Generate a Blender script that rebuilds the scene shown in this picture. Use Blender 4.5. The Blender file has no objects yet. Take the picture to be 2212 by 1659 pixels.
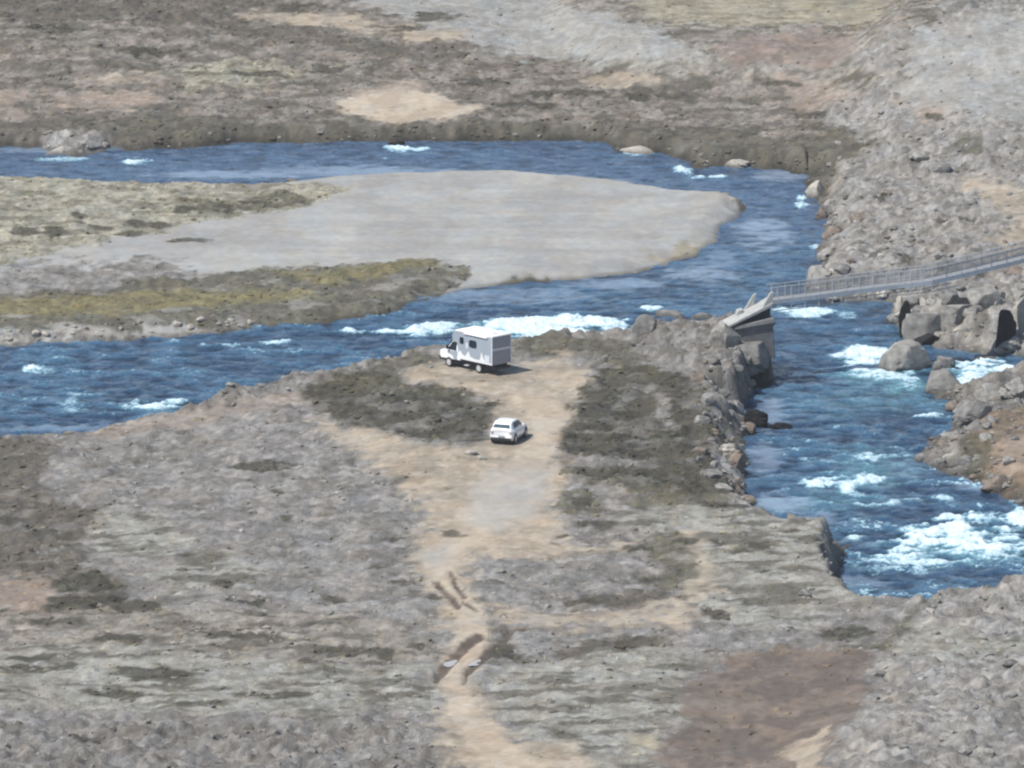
import bpy, bmesh, math, random
import numpy as np
from mathutils import Vector, Matrix
R = math.radians
random.seed(7)

# ------------------------------------------------------------------ camera, sky, sun, exposure
SC = bpy.context.scene
COL = SC.collection
DIST, EL = 700.0, R(12.0)
FV = 16723.0                       # focal length in units of the 2212 px wide picture
CE, SE = math.cos(EL), math.sin(EL)
CAM = (0.0, -DIST * CE, DIST * SE)
cd = bpy.data.cameras.new('camera')
cd.sensor_width = 36.0
cd.lens = 18.0 / (1106.0 / FV)
cd.clip_start = 1.0
cd.clip_end = 20000.0
cam = bpy.data.objects.new('camera', cd)
cam.location = CAM
cam.rotation_euler = (math.pi / 2 - EL, 0, 0)
COL.objects.link(cam)
SC.camera = cam

SUN_TO = Vector((-1.86, -1.15, 3.3)).normalized()
w = bpy.data.worlds.new('World')
SC.world = w
w.use_nodes = True
nt = w.node_tree
sky = nt.nodes.new('ShaderNodeTexSky')
sky.sky_type = 'NISHITA'
sky.sun_disc = False
sky.sun_elevation = math.asin(SUN_TO.z)
sky.sun_rotation = math.atan2(SUN_TO.x, SUN_TO.y)
sky.air_density = 1.0
sky.dust_density = 0.6
bg = nt.nodes['Background']
bg.inputs['Strength'].default_value = 0.085
nt.links.new(sky.outputs['Color'], bg.inputs['Color'])
sd = bpy.data.lights.new('sun', 'SUN')
sd.energy = 3.55
sd.angle = R(0.53)
sd.color = (1.0, 0.95, 0.885)
so = bpy.data.objects.new('sun', sd)
so.rotation_euler = (-SUN_TO).to_track_quat('-Z', 'Y').to_euler()
COL.objects.link(so)
vs = SC.view_settings
vs.view_transform = 'Standard'
vs.look = 'None'
vs.exposure = 0.71
vs.gamma = 1.0
vs.use_curve_mapping = False
SC.cycles.filter_width = 2.3
KALB = 0.66 * np.array((.965, 0.99, 0.985))   # picture brightness of sunlit ground -> albedo

# ------------------------------------------------------------------ small maths
def project(x, y, z):
    ry = y - CAM[1]; rz = z - CAM[2]
    dep = ry * CE - rz * SE
    up = ry * SE + rz * CE
    return 1106.0 + FV * x / dep, 829.5 - FV * up / dep

def at(u, v, z=0.0):
    """point of the place at height z seen at (u, v) of the 2212 px survey picture"""
    a = (u - 1106.0) / FV; b = -(v - 829.5) / FV
    dx, dy, dz = a, CE + b * SE, -SE + b * CE
    t = (z - CAM[2]) / dz
    return (CAM[0] + dx * t, CAM[1] + dy * t)

rs = np.random.RandomState(11)
PERM = rs.permutation(4096).astype(np.int32)
GR = rs.rand(4096) * 2 * np.pi
GX, GY = np.cos(GR).astype(np.float32), np.sin(GR).astype(np.float32)

def perlin(x, y, seed=0):
    xi = np.floor(x).astype(np.int64); yi = np.floor(y).astype(np.int64)
    fx = (x - xi).astype(np.float32); fy = (y - yi).astype(np.float32)
    def g(ix, iy, dx, dy):
        h = PERM[(PERM[(ix + seed * 57) & 4095] + iy * 7 + seed * 131) & 4095]
        return GX[h] * dx + GY[h] * dy
    ux = fx * fx * fx * (fx * (fx * 6 - 15) + 10); uy = fy * fy * fy * (fy * (fy * 6 - 15) + 10)
    a = g(xi, yi, fx, fy); b = g(xi + 1, yi, fx - 1, fy)
    c = g(xi, yi + 1, fx, fy - 1); d = g(xi + 1, yi + 1, fx - 1, fy - 1)
    return ((a + (b - a) * ux) * (1 - uy) + (c + (d - c) * ux) * uy) * 1.5

def fbm(x, y, scale, octv=4, seed=0, gain=0.5, sx=1.0, sy=1.0):
    s = np.zeros(x.shape, np.float32); a = 1.0; t = 0.0
    f = 1.0 / scale
    for o in range(octv):
        s += a * perlin(x * f / sx + 17.3 * o, y * f / sy - 9.1 * o, seed + o)
        t += a; a *= gain; f *= 2.03
    return s / t * 1.4

def sstep(a, b, x):
    t = np.clip((x - a) / (b - a), 0, 1)
    return t * t * (3 - 2 * t)

def sdpoly(px, py, pts):
    """signed distance, positive inside"""
    n = len(pts)
    d2 = np.full(px.shape, 1e18, np.float64)
    ins = np.zeros(px.shape, bool)
    for i in range(n):
        ax, ay = pts[i]; bx, by = pts[(i + 1) % n]
        ex, ey = bx - ax, by - ay
        wx, wy = px - ax, py - ay
        t = np.clip((wx * ex + wy * ey) / (ex * ex + ey * ey + 1e-12), 0, 1)
        dx = wx - ex * t; dy = wy - ey * t
        np.minimum(d2, dx * dx + dy * dy, out=d2)
        if ay != by:
            c = ((ay > py) != (by > py)) & (px < (bx - ax) * (py - ay) / (by - ay) + ax)
            ins ^= c
    d = np.sqrt(d2)
    return np.where(ins, d, -d)

def lin(c):
    c = np.asarray(c, np.float64) / 255.0
    return np.where(c <= 0.04045, c / 12.92, ((c + 0.055) / 1.055) ** 2.4)

# ------------------------------------------------------------------ layout of the place (traced, each point with its height)
OUTER = [(-400,316,0),(0,318,0),(90,320,0),(110,335,0),(180,338,0),(240,322,0),(300,325,0),(400,318,0),(520,309,0),(700,308,0),
 (850,306,0),(1000,306,0),(1150,304,0),(1300,305,0),(1330,325,0),(1420,333,0),(1480,345,0),(1500,362,0),(1620,360,0),(1700,370,0),
 (1745,380,0),(1745,405,0),(1770,440,0),(1785,470,0),(1790,510,0),(1768,535,0),(1778,560,0),(1748,590,0),(1742,640,0),(1800,652,0),
 (1860,650,0),(1930,655,0),(1932,690,0),(1945,715,0),(2000,722,0),(2015,752,0),(2080,762,0),(2300,775,0),(2400,790,0),(2400,812,0),(2212,808,0),
 (2120,838,0),(2050,842,0),(2020,835,0),(2010,850,0),(2050,868,0),(2072,890,0),(2040,930,0),(2000,962,0),(1990,990,0),(2040,1020,0),(2100,1042,0),(2150,1060,0),(2185,1085,0),
 (2240,1110,0),(2450,1140,0),(2450,1225,5),(2300,1230,5),(2212,1238,5),(2150,1243,5),(2100,1258,5),(2060,1262,4.8),(2010,1280,4.6),(1960,1285,4.4),(1880,1280,4),
 (1830,1270,2.5),(1800,1263,0),(1825,1212,0),(1832,1172,0),(1812,1150,1.6),(1760,1130,2.8),(1700,1120,1.8),(1660,1100,1.0),(1630,1080,.8),(1600,1050,.8),
 (1618,1010,.6),(1612,975,.6),(1600,950,.6),(1622,925,.4),(1598,885,.8),(1612,850,1.0),(1634,815,.7),(1668,800,.9),(1676,770,2.6),(1677,745,3.6),(1670,715,4.0),(1650,690,4.2),
 (1600,672,4.2),(1550,672,4.2),(1480,660,4.0),(1430,675,3.6),(1375,690,3.2),(1362,722,2.6),(1310,716,2.5),(1210,708,2.5),(1120,722,2.5),(1000,738,2.5),(940,738,2.4),
 (880,746,2.2),(760,775,1.9),(640,802,1.6),(550,826,1.4),(430,852,1.2),(380,880,1.1),(270,905,1.0),(150,925,1.0),(0,936,1.0),(-400,945,1.0)]
ISLE = [(-400,376,.5),(0,380,.5),(100,383,.5),(250,388,.5),(400,392,.5),(560,392,.5),(640,384,.4),(720,375,.3),(850,368,.3),(1000,364,.3),(1120,365,.3),(1250,380,.3),
 (1370,395,.3),(1500,415,.3),(1590,430,.2),(1612,442,.1),(1600,465,0),(1555,490,0),(1550,520,0),(1500,550,0),(1430,575,0),(1350,592,0),(1250,602,0),(1100,613,0),
 (1000,627,0),(940,640,0),(890,655,0),(850,675,0),(790,686,0),(700,697,0),(600,707,0),(400,726,0),(200,738,0),(60,745,0),(0,750,0),(-400,765,0)]
HC = [(-200,1000,1),(0,960,1),(300,940,1.1),(550,870,1.5),(750,830,1.9),(1000,770,2.5),(1100,850,2.8),(1100,950,3),(1100,1050,3),(600,1000,2),(600,1200,2.5),(100,1100,1.6),(100,1300,2.5),
 (1250,730,2.5),(1400,740,3.0),(1400,900,3.0),(1550,760,4.2),(1620,740,4.3),(1605,800,2.9),(1645,762,4.0),(1600,765,4.1),(1560,1000,2.6),(1500,1100,3.3),(1780,1180,3.8),(1700,1250,3.8),(1300,1200,3.4),(1000,1400,4),(300,1450,4),
 (1700,1400,4.3),(1900,1300,4.1),(2100,1300,5),(2200,1300,5.4),(2100,1450,6),(2100,1600,9),(2400,1500,8),(1500,1600,5),(1000,1650,5),(0,1650,5),(500,1600,5),(-300,1500,4.5),
 (0,480,.9),(500,450,.8),(900,480,.7),(1400,500,.6),(500,650,.9),(0,700,.9),(1000,600,.7),(-300,600,.9),(900,400,.4),
 (0,260,1.3),(500,260,1.3),(500,180,2),(1000,260,1.4),(1000,200,2),(1500,280,1.5),(800,50,3),(200,50,3),(-300,150,2),(1800,300,2.2),(1820,420,2.2),(1850,500,1.8),(1830,600,2.0),(2100,450,4),(2100,200,6),
 (2200,50,9),(1600,50,5),(1950,600,2.8),(2150,600,4.5),(2050,650,2.6),(2150,700,2.6),(2070,735,1.8),(2150,900,1.3),(2200,1000,1.4),(2120,1000,1.0),(2120,850,.8),(2400,700,5),(2400,950,3.5)]
HCW = np.array([(*at(u, v, z), z) for u, v, z in HC])
OUTW = [at(u, v, z) for u, v, z in OUTER]
ISLW = [at(u, v, z) for u, v, z in ISLE]
PADS = []                           # level ground under the vehicles: x, y, z, radius

def hsmooth(x, y):
    num = np.zeros(x.shape); den = np.full(x.shape, 1e-9)
    for cx, cy, cz in HCW:
        k = np.exp(-((x - cx) ** 2 + ((y - cy) * 0.55) ** 2) / (2 * 6.5 ** 2))
        k += 1e-4 / (1 + ((x - cx) ** 2 + ((y - cy) * .55) ** 2) / 100)
        num += k * cz; den += k
    h = num / den
    # the hillside the photographer stands on, and hills far away
    d = np.clip(CAM[1] + 400 - y, 0, 1e9)
    h = h + np.where(y > CAM[1], 138 * (d / 400) ** 2, 138 + np.minimum(0.25 * (CAM[1] - y), 60))
    r = np.sqrt(x * x + y * y)
    h = h + sstep(500, 3000, r) * 60 * (1 + fbm(x, y, 900, 3, 70)) * (y > 300)
    return h

def banks(x, y):
    so_ = sdpoly(x, y, OUTW); si = sdpoly(x, y, ISLW)
    water = np.minimum(so_, -si)
    return water, si

VPAD = []
def field_height(x, y, masks=True):
    """returns z, smooth z, water distance, island distance"""
    h0 = hsmooth(x, y)
    water, isl = banks(x, y)
    n = fbm(x, y, 3.5, 4, 3) * 0.9
    land = -water
    isd = isl > -1.0
    u, v = project(x, y, h0)
    near = (v > 640) & (~isd)
    landn = land + n * np.where(isd, 0.6, np.where(near, 0.7, 1.0))
    wd = np.where(isd, 3.0, np.where((u > 1740) & (v < 1110), 4.0, np.where(near & (u > 1300), np.where((v > 800) & (v < 1120) & (u < 1720) & (u > 1450), 3.4, 1.1), np.where(near, 2.2, 2.0))))
    wd = np.where((u > 1700) & (u < 1900) & (v > 1080) & (v < 1330), 1.7, wd)
    s = sstep(0, 1, landn / wd)
    z = np.where(landn > 0, h0 * (0.12 * np.clip(landn / .4, 0, 1) + 0.88 * s), np.maximum(-1.2, landn * 0.8))
    return z, h0, landn, isl

# ------------------------------------------------------------------ materials
def mat(name):
    m = bpy.data.materials.new(name); m.use_nodes = True
    return m, m.node_tree, m.node_tree.nodes['Principled BSDF']

def paint(name, rgb, rough=0.5, metal=0.0, coat=0.0, noise=0.12, scale=3.0, spec=0.5):
    m, t, b = mat(name)
    n = t.nodes.new('ShaderNodeTexNoise'); n.inputs['Scale'].default_value = scale; n.inputs['Detail'].default_value = 6
    tc = t.nodes.new('ShaderNodeTexCoord'); t.links.new(tc.outputs['Object'], n.inputs['Vector'])
    r = t.nodes.new('ShaderNodeMapRange'); r.inputs['From Min'].default_value = .3; r.inputs['From Max'].default_value = .7
    r.inputs['To Min'].default_value = 1 - noise; r.inputs['To Max'].default_value = 1 + noise * .5
    t.links.new(n.outputs['Fac'], r.inputs['Value'])
    mx = t.nodes.new('ShaderNodeVectorMath'); mx.operation = 'SCALE'
    mx.inputs[0].default_value = rgb; t.links.new(r.outputs['Result'], mx.inputs['Scale'])
    t.links.new(mx.outputs['Vector'], b.inputs['Base Color'])
    b.inputs['Roughness'].default_value = rough; b.inputs['Metallic'].default_value = metal
    b.inputs['Coat Weight'].default_value = coat; b.inputs['Specular IOR Level'].default_value = spec
    return m

def attr_ground(name, bump=0.25, fine=0.22):
    m, t, b = mat(name)
    a = t.nodes.new('ShaderNodeAttribute'); a.attribute_name = 'Col'
    tc = t.nodes.new('ShaderNodeTexCoord')
    def noise(s, det):
        n = t.nodes.new('ShaderNodeTexNoise'); n.inputs['Scale'].default_value = s; n.inputs['Detail'].default_value = det
        n.inputs['Roughness'].default_value = .62
        t.links.new(tc.outputs['Object'], n.inputs['Vector']); return n
    n1 = noise(1.6, 5); n2 = noise(7.0, 3)
    r1 = t.nodes.new('ShaderNodeMapRange'); r1.inputs['From Min'].default_value = .33; r1.inputs['From Max'].default_value = .67
    r1.inputs['To Min'].default_value = 1 - fine; r1.inputs['To Max'].default_value = 1 + fine * .8
    t.links.new(n1.outputs['Fac'], r1.inputs['Value'])
    # rough ground (alpha of the attribute) shows the mottling, sand and gravel hardly
    am = t.nodes.new('ShaderNodeMix'); am.data_type = 'FLOAT'; am.inputs[2].default_value = 1.0
    t.links.new(a.outputs['Alpha'], am.inputs[0]); t.links.new(r1.outputs['Result'], am.inputs[3])
    mx = t.nodes.new('ShaderNodeVectorMath'); mx.operation = 'SCALE'
    t.links.new(a.outputs['Color'], mx.inputs[0]); t.links.new(am.outputs[0], mx.inputs['Scale'])
    t.links.new(mx.outputs['Vector'], b.inputs['Base Color'])
    b.inputs['Roughness'].default_value = .95; b.inputs['Specular IOR Level'].default_value = .2
    ad = t.nodes.new('ShaderNodeMath'); ad.operation = 'ADD'
    t.links.new(n1.outputs['Fac'], ad.inputs[0]); t.links.new(n2.outputs['Fac'], ad.inputs[1])
    bm_ = t.nodes.new('ShaderNodeBump'); bm_.inputs['Distance'].default_value = bump
    st = t.nodes.new('ShaderNodeMath'); st.operation = 'MULTIPLY'; st.inputs[1].default_value = .8
    t.links.new(a.outputs['Alpha'], st.inputs[0]); t.links.new(st.outputs[0], bm_.inputs['Strength'])
    t.links.new(ad.outputs[0], bm_.inputs['Height']); t.links.new(bm_.outputs['Normal'], b.inputs['Normal'])
    return m

def water_mat():
    m, t, b = mat('river_water')
    a = t.nodes.new('ShaderNodeAttribute'); a.attribute_name = 'Col'       # rgb body colour with painted sky sheen, alpha chop
    f = t.nodes.new('ShaderNodeAttribute'); f.attribute_name = 'Foam'
    tc = t.nodes.new('ShaderNodeTexCoord')
    mp = t.nodes.new('ShaderNodeMapping'); mp.inputs['Scale'].default_value = (1, .8, 1)
    t.links.new(tc.outputs['Object'], mp.inputs['Vector'])
    n = t.nodes.new('ShaderNodeTexNoise'); n.inputs['Scale'].default_value = 1.7; n.inputs['Detail'].default_value = 5
    t.links.new(mp.outputs[0], n.inputs['Vector'])
    bp = t.nodes.new('ShaderNodeBump'); bp.inputs['Distance'].default_value = .38
    t.links.new(a.outputs['Alpha'], bp.inputs['Strength']); t.links.new(n.outputs['Fac'], bp.inputs['Height'])
    t.links.new(a.outputs['Color'], b.inputs['Base Color'])
    b.inputs['Roughness'].default_value = .18; b.inputs['IOR'].default_value = 1.33
    t.links.new(bp.outputs['Normal'], b.inputs['Normal'])
    fo = t.nodes.new('ShaderNodeBsdfPrincipled'); fo.inputs['Base Color'].default_value = (.70, .80, .84, 1); fo.inputs['Roughness'].default_value = .8
    t.links.new(bp.outputs['Normal'], fo.inputs['Normal'])
    cr_ = t.nodes.new('ShaderNodeValToRGB'); cr_.color_ramp.elements[0].position = .05; cr_.color_ramp.elements[0].color = (.20, .38, .47, 1)
    cr_.color_ramp.elements[1].position = .85; cr_.color_ramp.elements[1].color = (.58, .70, .75, 1)
    t.links.new(cr_.outputs['Color'], fo.inputs['Base Color'])
    n3 = t.nodes.new('ShaderNodeTexNoise'); n3.inputs['Scale'].default_value = 3.5; n3.inputs['Detail'].default_value = 5
    t.links.new(mp.outputs[0], n3.inputs['Vector'])
    ad = t.nodes.new('ShaderNodeMath'); ad.operation = 'MULTIPLY_ADD'; ad.inputs[1].default_value = .9; 
    t.links.new(n3.outputs['Fac'], ad.inputs[0]); t.links.new(f.outputs['Fac'], ad.inputs[2])
    r = t.nodes.new('ShaderNodeMapRange'); r.inputs['From Min'].default_value = .64; r.inputs['From Max'].default_value = 1.45; r.inputs['To Max'].default_value = .95
    t.links.new(ad.outputs[0], r.inputs['Value'])
    t.links.new(r.outputs['Result'], cr_.inputs['Fac'])
    r2 = t.nodes.new('ShaderNodeMapRange'); r2.inputs['To Max'].default_value = .95; r2.inputs['From Max'].default_value = .45
    t.links.new(r.outputs['Result'], r2.inputs['Value'])
    mx = t.nodes.new('ShaderNodeMixShader')
    t.links.new(r2.outputs['Result'], mx.inputs[0]); t.links.new(b.outputs[0], mx.inputs[1]); t.links.new(fo.outputs[0], mx.inputs[2])
    t.links.new(mx.outputs[0], t.nodes['Material Output'].inputs['Surface'])
    return m

M_GROUND = attr_ground('ground')
M_WATER = water_mat()

# ------------------------------------------------------------------ mesh helper
def np_mesh(name, verts, faces, cols=None, foam=None, smooth=True):
    me = bpy.data.meshes.new(name)
    nv, nf = len(verts), len(faces); k = faces.shape[1]
    me.vertices.add(nv); me.vertices.foreach_set('co', np.ascontiguousarray(verts, np.float32).ravel())
    me.loops.add(nf * k); me.loops.foreach_set('vertex_index', np.ascontiguousarray(faces, np.int32).ravel())
    me.polygons.add(nf); me.polygons.foreach_set('loop_start', np.arange(0, nf * k, k, dtype=np.int32))
    me.polygons.foreach_set('use_smooth', np.full(nf, smooth, bool))
    me.update(calc_edges=True)
    if cols is not None:
        at_ = me.color_attributes.new('Col', 'FLOAT_COLOR', 'POINT')
        at_.data.foreach_set('color', np.ascontiguousarray(cols, np.float32).ravel())
    if foam is not None:
        at_ = me.attributes.new('Foam', 'FLOAT', 'POINT')
        at_.data.foreach_set('value', np.ascontiguousarray(foam, np.float32))
    return me

def link(name, me, m=None, parent=None):
    o = bpy.data.objects.new(name, me)
    if m is not None and me is not None and len(me.materials) == 0: me.materials.append(m)
    if parent: o.parent = parent
    COL.objects.link(o)
    return o

def tag(o, label=None, cat=None, group=None, kind=None):
    if label: o['label'] = label
    if cat: o['category'] = cat
    if group: o['group'] = group
    if kind: o['kind'] = kind
    return o

# vehicles stand here
VAN_A = R(133.5)
van_c = at(1063, 813.6, 2.75)
car_c = at(1059, 959.5, 3.0)

# ------------------------------------------------------------------ ground classes: (colour a, colour b, blotch m, share of b, dark fleck share, mottling, relief m)
K = {
 'mixed':  ((168,160,150),(142,134,124),2.2,.45,.5,.8,.16),
 'brown':  ((160,150,140),(124,116,106),2.6,.5,.5,.9,.20),
 'lava':   ((180,175,170),(154,149,144),1.6,.42,.55,1.0,.34),
 'lavad':  ((162,157,152),(134,129,124),1.5,.45,.55,1.0,.36),
 'grey':   ((167,162,158),(142,138,134),2.4,.45,.45,.9,.18),
 'gravel': ((180,178,174),(171,168,164),6.0,.5,.0,.25,.02),
 'scree':  ((178,175,170),(163,160,154),2.5,.45,.05,.6,.08),
 'gravel2':((186,180,172),(178,172,164),3.0,.4,.0,.25,.03),
 'tan':    ((196,180,160),(178,163,144),2.2,.4,.12,.45,.07),
 'tanl':   ((209,193,173),(193,176,157),3.0,.4,.05,.3,.04),
 'pink':   ((187,167,151),(172,154,140),2.0,.4,.2,.5,.06),
 'dark':   ((86,83,71),(64,61,53),1.8,.5,.3,.9,.22),
 'darkb':  ((119,111,102),(100,94,86),2.0,.5,.4,.9,.20),
 'olive':  ((114,109,90),(90,86,71),1.6,.5,.35,.9,.18),
 'bank':   ((113,108,95),(92,88,78),2.2,.5,.3,.7,.14),
 'moss':   ((150,140,100),(126,118,86),1.8,.4,.25,.8,.14),
 'pale':   ((187,181,162),(154,148,127),1.7,.36,.45,.9,.16),
 'lichen': ((179,176,167),(158,153,142),1.9,.42,.4,.9,.12),
 'purple': ((137,122,111),(117,105,97),3.5,.5,.15,.5,.10),
 'purple2':((162,143,132),(146,128,119),3.0,.5,.15,.5,.10),
 'redbr':  ((150,128,104),(122,106,88),1.6,.5,.4,.9,.18),
 'stones': ((188,182,173),(150,144,137),.9,.4,.3,1.0,.16),
 'yel':    ((184,174,148),(166,157,134),2.5,.4,.15,.5,.06),
}
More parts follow.
